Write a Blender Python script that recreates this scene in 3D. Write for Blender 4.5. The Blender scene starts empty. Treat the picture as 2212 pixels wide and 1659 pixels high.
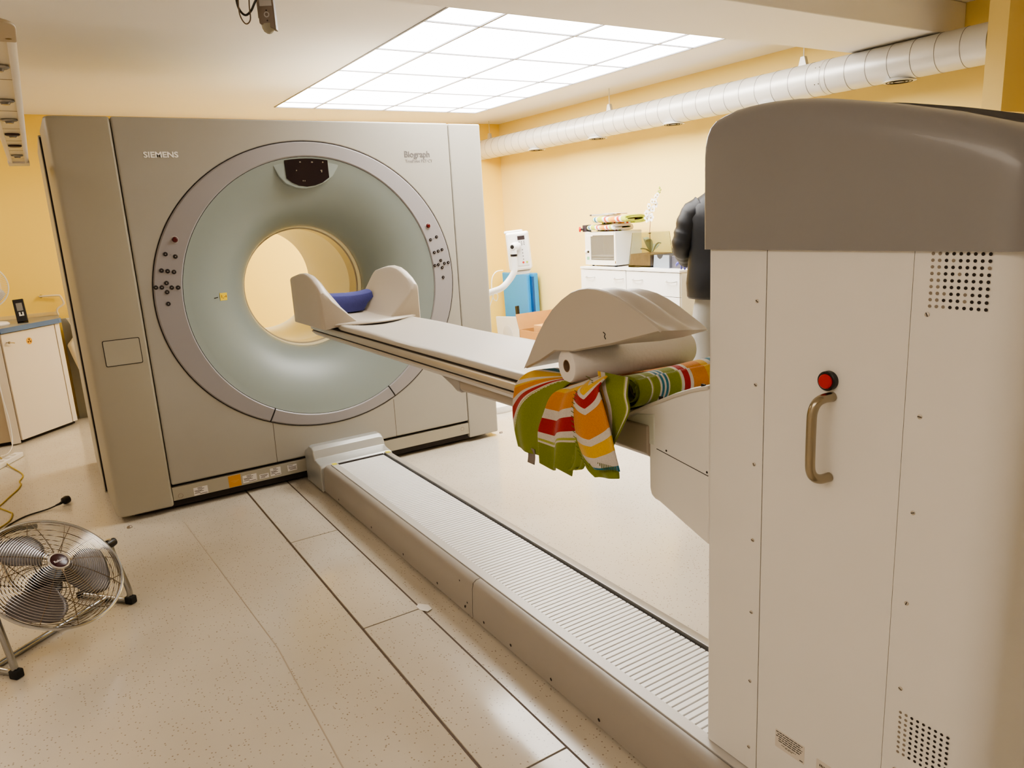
import bpy, bmesh, math, random
from math import sin, cos, pi, radians as R, atan2, sqrt, hypot
from mathutils import Vector, Matrix
random.seed(7)
sc = bpy.context.scene
COL = sc.collection

# ------------------------------------------------------------------ materials
def lin(c):
    return tuple(((v/255)/12.92 if v/255 <= .04045 else ((v/255+.055)/1.055)**2.4) for v in c)
MATS = {}
def mat(name, rgb, rough=.5, metal=0., noise=0., nscale=40., bump=0., bscale=200., emit=0., spec=.5, trans=0., alpha=1., coat=0.):
    if name in MATS: return MATS[name]
    m = bpy.data.materials.new(name); m.use_nodes = True
    nt = m.node_tree; N = nt.nodes; L = nt.links
    b = N['Principled BSDF']; c = lin(rgb)
    b.inputs['Base Color'].default_value = (*c, 1)
    b.inputs['Roughness'].default_value = rough
    b.inputs['Metallic'].default_value = metal
    b.inputs['Specular IOR Level'].default_value = spec
    b.inputs['Transmission Weight'].default_value = trans
    b.inputs['Coat Weight'].default_value = coat
    b.inputs['Alpha'].default_value = alpha
    if emit:
        b.inputs['Emission Color'].default_value = (*c, 1); b.inputs['Emission Strength'].default_value = emit
    tc = N.new('ShaderNodeTexCoord')
    if noise:
        n = N.new('ShaderNodeTexNoise'); n.inputs['Scale'].default_value = nscale; n.inputs['Detail'].default_value = 4
        L.new(tc.outputs['Object'], n.inputs['Vector'])
        mx = N.new('ShaderNodeMix'); mx.data_type = 'RGBA'; mx.blend_type = 'MULTIPLY'
        mx.inputs[6].default_value = (*c, 1)
        mr = N.new('ShaderNodeMapRange'); mr.inputs['To Min'].default_value = 1-noise; mr.inputs['To Max'].default_value = 1+noise*.4
        L.new(n.outputs['Fac'], mr.inputs['Value']); mx.inputs[0].default_value = 1
        L.new(mr.outputs[0], mx.inputs[7]); L.new(mx.outputs[2], b.inputs['Base Color'])
    if bump:
        n2 = N.new('ShaderNodeTexNoise'); n2.inputs['Scale'].default_value = bscale; n2.inputs['Detail'].default_value = 3
        L.new(tc.outputs['Object'], n2.inputs['Vector'])
        bp = N.new('ShaderNodeBump'); bp.inputs['Strength'].default_value = bump; bp.inputs['Distance'].default_value = .002
        L.new(n2.outputs['Fac'], bp.inputs['Height']); L.new(bp.outputs[0], b.inputs['Normal'])
    MATS[name] = m
    return m

def floor_material(r0=.13, r1=.22):
    m = bpy.data.materials.new('speckled_vinyl_floor'); m.use_nodes = True
    nt = m.node_tree; N = nt.nodes; L = nt.links; b = N['Principled BSDF']
    tc = N.new('ShaderNodeTexCoord')
    vo = N.new('ShaderNodeTexVoronoi'); vo.inputs['Scale'].default_value = 95
    L.new(tc.outputs['Object'], vo.inputs['Vector'])
    # only a random part of the cells carries a speck
    sel = N.new('ShaderNodeSeparateColor'); L.new(vo.outputs['Color'], sel.inputs[0])
    lt = N.new('ShaderNodeMath'); lt.operation = 'LESS_THAN'; lt.inputs[1].default_value = .24
    L.new(vo.outputs['Distance'], lt.inputs[0])
    gt = N.new('ShaderNodeMath'); gt.operation = 'GREATER_THAN'; gt.inputs[1].default_value = .62
    L.new(sel.outputs[0], gt.inputs[0])
    mu = N.new('ShaderNodeMath'); mu.operation = 'MULTIPLY'; L.new(lt.outputs[0], mu.inputs[0]); L.new(gt.outputs[0], mu.inputs[1])
    mu2 = N.new('ShaderNodeMath'); mu2.operation = 'MULTIPLY'; mu2.inputs[1].default_value = .6; L.new(mu.outputs[0], mu2.inputs[0])
    no = N.new('ShaderNodeTexNoise'); no.inputs['Scale'].default_value = 1.6; no.inputs['Detail'].default_value = 5
    L.new(tc.outputs['Object'], no.inputs['Vector'])
    cr = N.new('ShaderNodeValToRGB')
    cr.color_ramp.elements[0].position = .3; cr.color_ramp.elements[0].color = (*lin((194, 184, 167)), 1)
    cr.color_ramp.elements[1].position = .7; cr.color_ramp.elements[1].color = (*lin((208, 199, 183)), 1)
    L.new(no.outputs['Fac'], cr.inputs[0])
    mx = N.new('ShaderNodeMix'); mx.data_type = 'RGBA'
    L.new(mu2.outputs[0], mx.inputs[0]); L.new(cr.outputs[0], mx.inputs[6]); mx.inputs[7].default_value = (*lin((110, 88, 66)), 1)
    L.new(mx.outputs[2], b.inputs['Base Color'])
    n3 = N.new('ShaderNodeTexNoise'); n3.inputs['Scale'].default_value = 3.; n3.inputs['Detail'].default_value = 6
    L.new(tc.outputs['Object'], n3.inputs['Vector'])
    mr = N.new('ShaderNodeMapRange'); mr.inputs['From Min'].default_value = .3; mr.inputs['From Max'].default_value = .7
    mr.inputs['To Min'].default_value = r0; mr.inputs['To Max'].default_value = r1
    L.new(n3.outputs['Fac'], mr.inputs['Value']); L.new(mr.outputs[0], b.inputs['Roughness'])
    n4 = N.new('ShaderNodeTexNoise'); n4.inputs['Scale'].default_value = 5.; n4.inputs['Detail'].default_value = 2
    L.new(tc.outputs['Object'], n4.inputs['Vector'])
    bp = N.new('ShaderNodeBump'); bp.inputs['Strength'].default_value = .12; bp.inputs['Distance'].default_value = .004
    L.new(n4.outputs['Fac'], bp.inputs['Height']); L.new(bp.outputs[0], b.inputs['Normal'])
    b.inputs['Specular IOR Level'].default_value = .5
    return m

def stripe_material(name, bands, axis=1, fleece=True):
    """bands: list of (start, rgb); colour picked from UV coordinate `axis`."""
    m = bpy.data.materials.new(name); m.use_nodes = True
    nt = m.node_tree; N = nt.nodes; L = nt.links; b = N['Principled BSDF']
    uv = N.new('ShaderNodeUVMap'); uv.uv_map = 'UVMap'
    sp = N.new('ShaderNodeSeparateXYZ'); L.new(uv.outputs[0], sp.inputs[0])
    cr = N.new('ShaderNodeValToRGB'); cr.color_ramp.interpolation = 'CONSTANT'
    els = cr.color_ramp.elements
    while len(els) > 1: els.remove(els[-1])
    els[0].position = bands[0][0]; els[0].color = (*lin(bands[0][1]), 1)
    for p, c in bands[1:]:
        e = els.new(p); e.color = (*lin(c), 1)
    L.new(sp.outputs[axis], cr.inputs[0])
    tc = N.new('ShaderNodeTexCoord')
    n = N.new('ShaderNodeTexNoise'); n.inputs['Scale'].default_value = 350; n.inputs['Detail'].default_value = 3
    L.new(tc.outputs['Object'], n.inputs['Vector'])
    mr = N.new('ShaderNodeMapRange'); mr.inputs['To Min'].default_value = .72; mr.inputs['To Max'].default_value = 1.15
    L.new(n.outputs['Fac'], mr.inputs['Value'])
    mx = N.new('ShaderNodeMix'); mx.data_type = 'RGBA'; mx.blend_type = 'MULTIPLY'; mx.inputs[0].default_value = 1
    L.new(cr.outputs[0], mx.inputs[6]); L.new(mr.outputs[0], mx.inputs[7]); L.new(mx.outputs[2], b.inputs['Base Color'])
    bp = N.new('ShaderNodeBump'); bp.inputs['Strength'].default_value = .6; bp.inputs['Distance'].default_value = .002
    L.new(n.outputs['Fac'], bp.inputs['Height']); L.new(bp.outputs[0], b.inputs['Normal'])
    b.inputs['Roughness'].default_value = .95; b.inputs['Sheen Weight'].default_value = .25
    b.inputs['Specular IOR Level'].default_value = .15
    return m

# ------------------------------------------------------------------ mesh helpers
def BM(): return bmesh.new()
def V3(*a): return Vector(a)
def box(bm, x0, x1, y0, y1, z0, z1):
    v = [bm.verts.new(p) for p in ((x0,y0,z0),(x1,y0,z0),(x1,y1,z0),(x0,y1,z0),(x0,y0,z1),(x1,y0,z1),(x1,y1,z1),(x0,y1,z1))]
    for f in ((0,3,2,1),(4,5,6,7),(0,1,5,4),(1,2,6,5),(2,3,7,6),(3,0,4,7)): bm.faces.new([v[i] for i in f])
    return bm
def prism(bm, pts, axis, t0, t1):
    def P(a, b, t):
        return {'x': (t, a, b), 'y': (a, t, b), 'z': (a, b, t)}[axis]
    A = [bm.verts.new(P(a, b, t0)) for a, b in pts]; B = [bm.verts.new(P(a, b, t1)) for a, b in pts]
    n = len(pts)
    bm.faces.new(A); bm.faces.new(B[::-1])
    for i in range(n): bm.faces.new([A[i], B[i], B[(i+1) % n], A[(i+1) % n]])
    return bm
def loft(bm, rings, closed=True, cap=True):
    Rg = [[bm.verts.new(p) for p in r] for r in rings]
    n = len(rings[0])
    for a, b in zip(Rg, Rg[1:]):
        for i in range(n if closed else n-1):
            j = (i+1) % n
            try: bm.faces.new([a[i], a[j], b[j], b[i]])
            except ValueError: pass
    if cap and closed:
        bm.faces.new(Rg[0][::-1]); bm.faces.new(Rg[-1])
    return bm
def tube(bm, pts, r, n=10, cap=True):
    pts = [Vector(p) for p in pts]; rings = []
    up = None
    for i, p in enumerate(pts):
        d = (pts[min(i+1, len(pts)-1)] - pts[max(i-1, 0)]).normalized()
        if up is None:
            up = Vector((0,0,1)) if abs(d.z) < .9 else Vector((1,0,0))
        s = d.cross(up).normalized(); up = s.cross(d).normalized()
        rr = r[i] if isinstance(r, (list, tuple)) else r
        rings.append([p + rr*(cos(2*pi*k/n)*s + sin(2*pi*k/n)*up) for k in range(n)])
    return loft(bm, rings, True, cap)
def smooth_path(pts, n=6):
    pts = [Vector(p) for p in pts]; out = []
    for i in range(len(pts)-1):
        p0 = pts[max(i-1, 0)]; p1 = pts[i]; p2 = pts[i+1]; p3 = pts[min(i+2, len(pts)-1)]
        for k in range(n):
            t = k/n
            out.append(.5*((2*p1)+(-p0+p2)*t+(2*p0-5*p1+4*p2-p3)*t*t+(-p0+3*p1-3*p2+p3)*t**3))
    out.append(pts[-1]); return out
def frame(axis):
    a = Vector(axis).normalized()
    u = a.cross(Vector((0,0,1)) if abs(a.z) < .9 else Vector((1,0,0))).normalized()
    return a, u, a.cross(u).normalized()
def lathe(bm, c, axis, prof, n=32, cap=True):
    a, u, v = frame(axis); c = Vector(c)
    return loft(bm, [[c + a*h + r*(cos(2*pi*k/n)*u + sin(2*pi*k/n)*v) for k in range(n)] for r, h in prof], True, cap)
def disc(bm, c, axis, r, n=14):
    a, u, v = frame(axis); c = Vector(c)
    bm.faces.new([bm.verts.new(c + r*(cos(2*pi*k/n)*u + sin(2*pi*k/n)*v)) for k in range(n)])
def torus(bm, c, axis, Rr, r, n=48, m=6):
    a, u, v = frame(axis); c = Vector(c); rings = []
    for k in range(n):
        d = cos(2*pi*k/n)*u + sin(2*pi*k/n)*v
        rings.append([c + d*(Rr + r*cos(2*pi*j/m)) + a*r*sin(2*pi*j/m) for j in range(m)])
    rings.append(rings[0])
    Rg = [[bm.verts.new(p) for p in q] for q in rings[:-1]]; Rg.append(Rg[0])
    for A, B in zip(Rg, Rg[1:]):
        for j in range(m):
            bm.faces.new([A[j], A[(j+1) % m], B[(j+1) % m], B[j]])
    return bm
def rrect(x0, x1, y0, y1, r, k=5):
    out = []
    for cx, cy, a0 in ((x1-r, y1-r, 0), (x0+r, y1-r, 90), (x0+r, y0+r, 180), (x1-r, y0+r, 270)):
        for i in range(k+1):
            a = R(a0 + 90*i/k); out.append((cx + r*cos(a), cy + r*sin(a)))
    return out

def root_inv(o):
    while o.parent: o = o.parent
    return Matrix.LocRotScale(o.location, o.rotation_euler, None).inverted()
def obj(name, bm, m, parent=None, smooth=True, bevel=0, seg=2, ang=35, solid=0, sub=0):
    bmesh.ops.remove_doubles(bm, verts=bm.verts, dist=1e-6)
    bmesh.ops.recalc_face_normals(bm, faces=bm.faces)
    me = bpy.data.meshes.new(name)
    if parent is not None:
        bm.transform(root_inv(parent)); loc = None
    else:
        xs = [v.co.x for v in bm.verts]; ys = [v.co.y for v in bm.verts]; zs = [v.co.z for v in bm.verts]
        loc = Vector(((min(xs)+max(xs))/2, (min(ys)+max(ys))/2, min(zs)))
        bm.transform(Matrix.Translation(-loc))
    bm.to_mesh(me); bm.free()
    if smooth:
        me.shade_smooth(); me.set_sharp_from_angle(angle=R(ang))
    o = bpy.data.objects.new(name, me); COL.objects.link(o)
    if isinstance(m, (list, tuple)):
        for q in m: me.materials.append(q)
    else: me.materials.append(m)
    if parent is not None: o.parent = parent
    else: o.location = loc
    if solid:
        s = o.modifiers.new('Solidify', 'SOLIDIFY'); s.thickness = solid; s.offset = 0
    if bevel:
        b = o.modifiers.new('Bevel', 'BEVEL'); b.width = bevel; b.segments = seg; b.limit_method = 'ANGLE'; b.angle_limit = R(32)
        b.harden_normals = smooth
    if sub:
        s = o.modifiers.new('Subdivision', 'SUBSURF'); s.levels = sub; s.render_levels = sub
    return o
def tag(o, label, cat, group=None):
    o['label'] = label; o['category'] = cat
    if group: o['group'] = group
    return o
def thing(name, label, cat, loc, rotz=0, group=None):
    o = bpy.data.objects.new(name, None); COL.objects.link(o); o.empty_display_size = .1
    o.location = loc; o.rotation_euler = (0, 0, rotz)
    return tag(o, label, cat, group)
def struct(name, bm, m, **k):
    o = obj(name, bm, m, **k); o['kind'] = 'structure'; return o
def sheet(P, nu, nv, uvf=None):
    """grid surface P(u,v) with UV layer"""
    bm = BM(); uvl = bm.loops.layers.uv.new('UVMap')
    G = [[bm.verts.new(P(i/nu, j/nv)) for j in range(nv+1)] for i in range(nu+1)]
    T = [[(uvf(i/nu, j/nv) if uvf else (i/nu, j/nv)) for j in range(nv+1)] for i in range(nu+1)]
    for i in range(nu):
        for j in range(nv):
            idx = ((i, j), (i+1, j), (i+1, j+1), (i, j+1))
            f = bm.faces.new([G[a][b] for a, b in idx])
            for lp, (a, b) in zip(f.loops, idx): lp[uvl].uv = T[a][b]
    return bm
def text_bm(s, size, M, ext=.0008, bold=.0, space=1., sx=1.):
    cu = bpy.data.curves.new('lettering', 'FONT'); cu.body = s; cu.size = size; cu.extrude = ext; cu.offset = bold
    cu.space_character = space; cu.resolution_u = 3
    o = bpy.data.objects.new('lettering', cu); COL.objects.link(o)
    bpy.context.view_layer.update()
    me = bpy.data.meshes.new_from_object(o)
    bm = BM(); bm.from_mesh(me)
    bpy.data.objects.remove(o); bpy.data.curves.remove(cu); bpy.data.meshes.remove(me)
    xs = [v.co.x for v in bm.verts]; x0 = min(xs)
    for v in bm.verts: v.co.x = (v.co.x-x0)*sx
    bm.transform(M); return bm
# text frames: facing -Y (front of scanner) / facing -X (side of table column)
def FY(x, y, z): return Matrix(((1,0,0,x),(0,0,-1,y),(0,1,0,z),(0,0,0,1)))
def FX(x, y, z): return Matrix(((0,0,-1,x),(-1,0,0,y),(0,1,0,z),(0,0,0,1)))

# ------------------------------------------------------------------ palette
M_gantry = mat('scanner_plastic', (166, 162, 152), .42, noise=.04, nscale=6, bump=.05)
M_gantry_side = mat('scanner_side_plastic', (168, 162, 146), .42, bump=.05)
M_ring = mat('scanner_ring_grey', (150, 146, 147), .4)
M_funnel = mat('scanner_funnel_green', (138, 146, 141), .38, noise=.03, nscale=5)
M_liner = mat('bore_liner_cream', (240, 234, 212), .35)
M_dark = mat('dark_gap', (38, 30, 26), .7)
M_black = mat('black_plastic', (22, 18, 18), .35)
M_screen = mat('dark_screen', (28, 18, 24), .12, coat=.5)
M_white = mat('white_plastic', (236, 233, 228), .35)
M_white_lam = mat('white_laminate', (238, 236, 232), .3)
M_table = mat('table_paint', (230, 227, 221), .42, noise=.03, nscale=8, bump=.08)
M_tablelip = mat('table_plastic', (206, 200, 190), .4)
M_cap = mat('column_cap_grey', (138, 136, 136), .3, noise=.04, nscale=9, bump=.06, coat=.2)
M_silver = mat('silver_paint', (180, 180, 176), .32, metal=.3)
M_steel = mat('brushed_steel', (165, 155, 135), .25, metal=1.)
M_chrome = mat('chrome_wire', (190, 190, 192), .2, metal=1.)
M_cushion = mat('cushion_vinyl', (192, 185, 174), .36, bump=.25, bscale=420)
M_wedge = mat('foam_wedge_vinyl', (188, 180, 168), .42, bump=.1, bscale=500)
M_red = mat('red_button', (190, 22, 14), .3)
M_wallY = mat('yellow_wall_paint', (246, 220, 142), .85, noise=.03, nscale=3, bump=.08)
M_wallB = mat('golden_wall_paint', (252, 216, 108), .85, noise=.03, nscale=3, bump=.08)
M_wallC = mat('cream_wall_paint', (232, 226, 216), .85, noise=.03, nscale=3, bump=.08)
M_wallO = mat('ochre_wall_paint', (232, 206, 134), .85, noise=.03, nscale=3, bump=.08)
M_ceil = mat('ceiling_paint', (240, 236, 232), .8, noise=.02, nscale=3, bump=.04)
M_duct = mat('galvanised_duct_white', (216, 214, 210), .38, metal=.25)
M_grid = mat('light_grid_bar', (130, 130, 134), .5)
M_blue = mat('blue_counter_edge', (84, 112, 152), .35)
M_grey = mat('grey_worktop', (150, 148, 142), .35, noise=.1, nscale=60)
M_rubber = mat('black_rubber', (24, 24, 24), .7)

# ------------------------------------------------------------------ camera
f_px = 1579.387
yaw, pitch, roll = -0.5561624, 0.2236143, -0.05649535
def camM():
    base = Matrix(((1,0,0),(0,0,-1),(0,1,0)))
    Wz = Matrix(((cos(yaw), sin(yaw), 0), (-sin(yaw), cos(yaw), 0), (0,0,1)))
    C1 = Matrix(((1,0,0),(0,cos(pitch),-sin(pitch)),(0,sin(pitch),cos(pitch))))
    C2 = Matrix(((cos(roll),-sin(roll),0),(sin(roll),cos(roll),0),(0,0,1)))
    return C2 @ C1 @ base @ Wz          # rows: right, down, forward
m3 = camM()
right, down, fwd = m3[0], m3[1], m3[2]
cam_d = bpy.data.cameras.new('camera'); cam = bpy.data.objects.new('camera', cam_d); COL.objects.link(cam)
cam.matrix_world = Matrix(((right[0], -down[0], -fwd[0], 0), (right[1], -down[1], -fwd[1], 0), (right[2], -down[2], -fwd[2], 1.45), (0,0,0,1)))
cam_d.sensor_fit = 'HORIZONTAL'; cam_d.sensor_width = 36; cam_d.lens = 36*f_px/2212
cam_d.clip_start = .02; cam_d.clip_end = 60
sc.camera = cam
sc.cycles.max_bounces = 8; sc.cycles.use_adaptive_sampling = True; sc.cycles.adaptive_threshold = .02
sc.view_settings.view_transform = 'AgX'
sc.view_settings.look = 'AgX - Medium High Contrast'
sc.view_settings.exposure = 0.68
w_ = bpy.data.worlds.new('world'); sc.world = w_; w_.use_nodes = True
w_.node_tree.nodes['Background'].inputs[0].default_value = (.9, .87, .82, 1); w_.node_tree.nodes['Background'].inputs[1].default_value = .1

# ------------------------------------------------------------------ room
XR, YB, XL, YF, HC = 4.46, 7.15, -2.6, -2.2, 2.45
struct('floor', box(BM(), XL-.1, XR+.1, YF-.1, YB+.1, -.1, 0), floor_material(), smooth=False)
struct('wall_back', box(BM(), XL-.1, XR+.1, YB, YB+.1, 0, HC), M_wallB, smooth=False)
struct('wall_right', box(BM(), XR, XR+.1, YF, YB, 0, HC), M_wallY, smooth=False)
struct('wall_left', box(BM(), XL-.1, XL, YF, YB, 0, HC), M_wallC, smooth=False)
struct('wall_front', box(BM(), XL-.1, XR+.1, YF-.1, YF, 0, HC), M_wallC, smooth=False)
# ceiling with the opening for the luminous panel
PX0, PX1, PY0, PY1 = 1.842, 3.768, 2.98, 6.44
bm = BM()
for a in ((XL-.1, PX0, YF-.1, YB+.1), (PX1, XR+.1, YF-.1, YB+.1), (PX0, PX1, YF-.1, PY0), (PX0, PX1, PY1, YB+.1)):
    box(bm, *a, HC, HC+.1)
struct('ceiling', bm, M_ceil, smooth=False)
struct('trim_1', box(BM(), XL, XR, 2.285, 2.79, 2.278, HC), M_ceil, bevel=.006)       # beam under the ceiling
struct('trim_2', box(BM(), 4.1, XR, 1.90, 1.992, 1.828, HC), M_wallO, smooth=False)   # bulkhead
# luminous ceiling
lt = thing('ceiling_light_panel', 'large luminous ceiling panel of glowing white tiles in a thin metal grid', 'ceiling light', ((PX0+PX1)/2, (PY0+PY1)/2, HC))
gx = [PX0, 2.175, 2.806, 3.452, PX1]; gy = [PY0, 3.62, 4.26, 4.90, 5.545, 6.19, PY1]
bm = BM()
for x in gx[1:-1]: box(bm, x-.007, x+.007, PY0, PY1, HC-.004, HC+.012)
for y in gy[1:-1]: box(bm, PX0, PX1, y-.006, y+.006, HC-.0035, HC+.012)
for x in (PX0, PX1): box(bm, x-.006, x+.006, PY0, PY1, HC-.004, HC+.02)
for y in (PY0, PY1): box(bm, PX0, PX1, y-.006, y+.006, HC-.004, HC+.02)
obj('grid_frame', bm, M_grid, lt, smooth=False)
M_glow = mat('glowing_tile', (255, 252, 248), .6, emit=8.8)
for i in range(4):
    for j in range(6):
        obj('diffuser_tile', box(BM(), gx[i]+.007, gx[i+1]-.007, gy[j]+.006, gy[j+1]-.006, HC+.004, HC+.01), M_glow, lt, smooth=False)
obj('light_housing', box(BM(), PX0, PX1, PY0, PY1, HC+.03, HC+.09), M_white, lt, smooth=False)
# added fill light in the form of a ceiling panel, never in view
l2 = thing('ceiling_light_panel', 'added fill light panel above the near left of the room, outside the view', 'ceiling light', (-1.3, .4, HC-.03))
obj('fill_panel_frame', box(BM(), -2.03, -.57, -.83, 1.63, HC-.03, HC-.001), M_grid, l2, smooth=False)
obj('diffuser_tile', box(BM(), -2.0, -.6, -.8, 1.6, HC-.036, HC-.029), mat('fill_warm_tile', (255, 240, 224), .6, emit=2.4), l2, smooth=False)

l3 = thing('ceiling_light_panel', 'small added fill light panel over the far left corner, outside the view', 'ceiling light', (-1.3, 5.6, HC-.03))  # unseen panel added to brighten the back wall and floor at left
obj('fill_panel_frame', box(BM(), -1.63, -.97, 4.97, 6.23, HC-.03, HC-.001), M_grid, l3, smooth=False)
obj('diffuser_tile', box(BM(), -1.6, -1.0, 5.0, 6.2, HC-.036, HC-.029), mat('fill_corner_tile', (255, 240, 220), .6, emit=7.), l3, smooth=False)
# steel trench covers let into the floor
M_floorcover = mat('floor_cover_vinyl', (200, 190, 176), .2, noise=.06, nscale=5)
FM = floor_material(.07, .13)
k = 3
for y0, y1 in ((3.325, 4.24), (2.389, 3.319), (1.449, 2.383), (.51, 1.443), (-.43, .504)):
    k += 1
    struct('trim_%d' % k, box(BM(), .781, 1.009, y0, y1, -.001, .0035), FM, bevel=.001, seg=1)
bm = BM()
for x in (.7765, 1.0135): box(bm, x-.0032, x+.0032, -.5, 4.24, -.001, .0012)
for y in (3.322, 2.386, 1.446, .507): box(bm, .778, 1.012, y-.0022, y+.0022, -.001, .0012)
struct('trim_3', bm, mat('seam_shade', (84, 66, 50), .6), smooth=False)  # dark strips stand in for the shade in the gaps between plates
bm = BM()
prism(bm, [(.405,3.95),(.408,3.95),(.487,2.46),(.473,1.75),(.43,.4),(.426,.4),(.469,1.75),(.483,2.46)], 'z', -.001, .0006)
struct('trim_9', bm, mat('weld_seam', (172, 158, 140), .4), smooth=False)

# ------------------------------------------------------------------ SCANNER
GY = 4.147
CX, CZ = 1.322, 1.112
sca = thing('medical_scanner', 'huge grey-beige hospital scanner with a round tunnel and pale green funnel', 'medical scanner', (1.28, 4.8, 0))
def holed_panel(bm, x0, x1, z0, z1, y0, y1, loopf, n=96, back=True):
    """rectangular slab with an opening; loopf(angle)->(x,z)"""
    angs = [2*pi*i/n for i in range(n)]
    for cx_, cz_ in ((x0, z0), (x1, z0), (x1, z1), (x0, z1)): angs.append(atan2(cz_-CZ, cx_-CX) % (2*pi))
    angs = sorted(angs)
    def rect(a):
        dx, dz = cos(a), sin(a); t = 1e9
        if dx > 1e-9: t = min(t, (x1-CX)/dx)
        if dx < -1e-9: t = min(t, (x0-CX)/dx)
        if dz > 1e-9: t = min(t, (z1-CZ)/dz)
        if dz < -1e-9: t = min(t, (z0-CZ)/dz)
        return CX+dx*t, CZ+dz*t
    L = []
    for (y, fn) in ((y0, loopf), (y0, rect), (y1, rect), (y1, loopf)):
        L.append([bm.verts.new((fn(a)[0], y, fn(a)[1])) for a in angs])
    N = len(angs)
    for A, B in ((L[0], L[1]), (L[1], L[2]), (L[2], L[3]), (L[3], L[0])):
        for i in range(N):
            bm.faces.new([A[i], A[(i+1) % N], B[(i+1) % N], B[i]])
    return bm
def outer(a): return (1.317+.862*cos(a), 1.119+.801*sin(a))
def outer_c(a):   # point on outer ellipse in direction a from (CX,CZ)
    dx, dz = cos(a), sin(a); ex, ez = CX-1.317, CZ-1.119
    A = (dx/.862)**2+(dz/.801)**2; B = 2*(ex*dx/.862**2+ez*dz/.801**2); C_ = (ex/.862)**2+(ez/.801)**2-1
    t = (-B+sqrt(B*B-4*A*C_))/(2*A); return CX+dx*t, CZ+dz*t
def circ(r): return lambda a: (CX+r*cos(a), CZ+r*sin(a))
def off(fn, d):
    def g(a):
        x, z = fn(a); l = hypot(x-CX, z-CZ); return CX+(x-CX)*(l+d)/l, CZ+(z-CZ)*(l+d)/l
    return g
obj('front_cover', holed_panel(BM(), .394, 2.222, .148, 2.03, GY, GY+.5, outer_c), M_gantry, sca, bevel=.012)
# side wings: footprint in plan
def wing(pts, z0, z1, nm, m):
    return obj(nm, prism(BM(), pts, 'z', z0, z1), m, sca, bevel=.014, seg=3)
wing([(.3915, GY), (.16, GY+.001), (.128, GY+.012), (.116, GY+.045), (.106, 4.655), (.3915, 4.655)], .03, 2.03, 'side_cover', M_gantry_side)
wing([(2.2245, GY), (2.44, GY), (2.452, GY+.012), (2.452, 4.655), (2.2245, 4.655)], .03, 2.028, 'side_cover', M_gantry)
# rear housing
obj('rear_housing', holed_panel(BM(), .094, 2.42, .03, 2.0, 4.659, 5.5, circ(.365)), M_gantry_side, sca, bevel=.03, seg=3)
# dark core seen through the gaps
obj('side_seam', box(BM(), .0985, .30, 4.6545, 4.6595, .04, 1.99), M_dark, sca, smooth=False)
bm = holed_panel(BM(), .20, 2.36, .02, 1.99, GY+.03, 4.7, off(outer_c, .01))
obj('inner_frame', bm, M_dark, sca, smooth=False)
obj('base_skirt', box(BM(), .392, 2.224, GY+.006, GY+.03, .058, .133), M_gantry_side, sca, bevel=.003)
def ring_sector(r0f, r1f, a0, a1, yb, yf, n, closed=False, rnd=.006):
    bm = BM(); prof = []
    for i in range(n+(0 if closed else 1)):
        a = a0+(a1-a0)*i/n
        x0, z0 = r0f(a); x1, z1 = r1f(a)
        xi0, zi0 = off(r0f, rnd)(a); xi1, zi1 = off(r1f, -rnd)(a)
        prof.append([(x0, yb, z0), (x0, yf+rnd, z0), (xi0, yf, zi0), (xi1, yf, zi1), (x1, yf+rnd, z1), (x1, yb, z1)])
    if closed:
        Rg = [[bm.verts.new(p) for p in q] for q in prof]
        for i in range(len(Rg)):
            A, B = Rg[i], Rg[(i+1) % len(Rg)]
            for j in range(6): bm.faces.new([A[j], A[(j+1) % 6], B[(j+1) % 6], B[j]])
    else: loft(bm, prof)
    return bm
g = .0022
a0, a1 = R(-60.2), R(242.2)
obj('control_ring', ring_sector(circ(.728), off(outer_c, -g), a0, a1, GY+.02, GY-.006, 120), M_ring, sca, ang=25)
obj('lower_ring_segment', ring_sector(circ(.728), off(outer_c, -g), R(-117.2), R(-60.8), GY+.02, GY-.006, 30), M_ring, sca, ang=25)
obj('ring_gap', ring_sector(circ(.722), off(outer_c, .004), 0, 2*pi, GY+.03, GY+.002, 120, closed=True, rnd=.001), M_dark, sca)
# lower cover seams
for xs_, xe in ((.962, .958), (1.706, 1.704)):
    bm = BM(); prism(bm, [(xs_-.0012, .39), (xs_+.0012, .39), (xe+.0012, .15), (xe-.0012, .15)], 'y', GY-.0006, GY+.002)
    obj('cover_seam', bm, mat('seam_line', (96, 84, 72), .6), sca, smooth=False)
# funnel
FP = [(.7255, 4.146), (.718, 4.149), (.69, 4.156), (.64, 4.170), (.58, 4.194), (.52, 4.226), (.47, 4.262), (.425, 4.305), (.392, 4.352), (.37, 4.395), (.360, 4.43)]
def fy(r):
    for (r1, y1), (r0, y0) in zip(FP, FP[1:]):
        if r0 <= r <= r1: return y0+(y1-y0)*(r-r0)/(r1-r0)
    return FP[0][1]
bm = BM(); n = 120
rings = [[(CX+r*cos(2*pi*i/n), y, CZ+r*sin(2*pi*i/n)) for i in range(n)] for r, y in FP+[(.37, 4.47), (.727, 4.47), (.727, 4.16)]]
loft(bm, rings, True, False)
obj('bore_funnel', bm, M_funnel, sca, ang=50)
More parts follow.
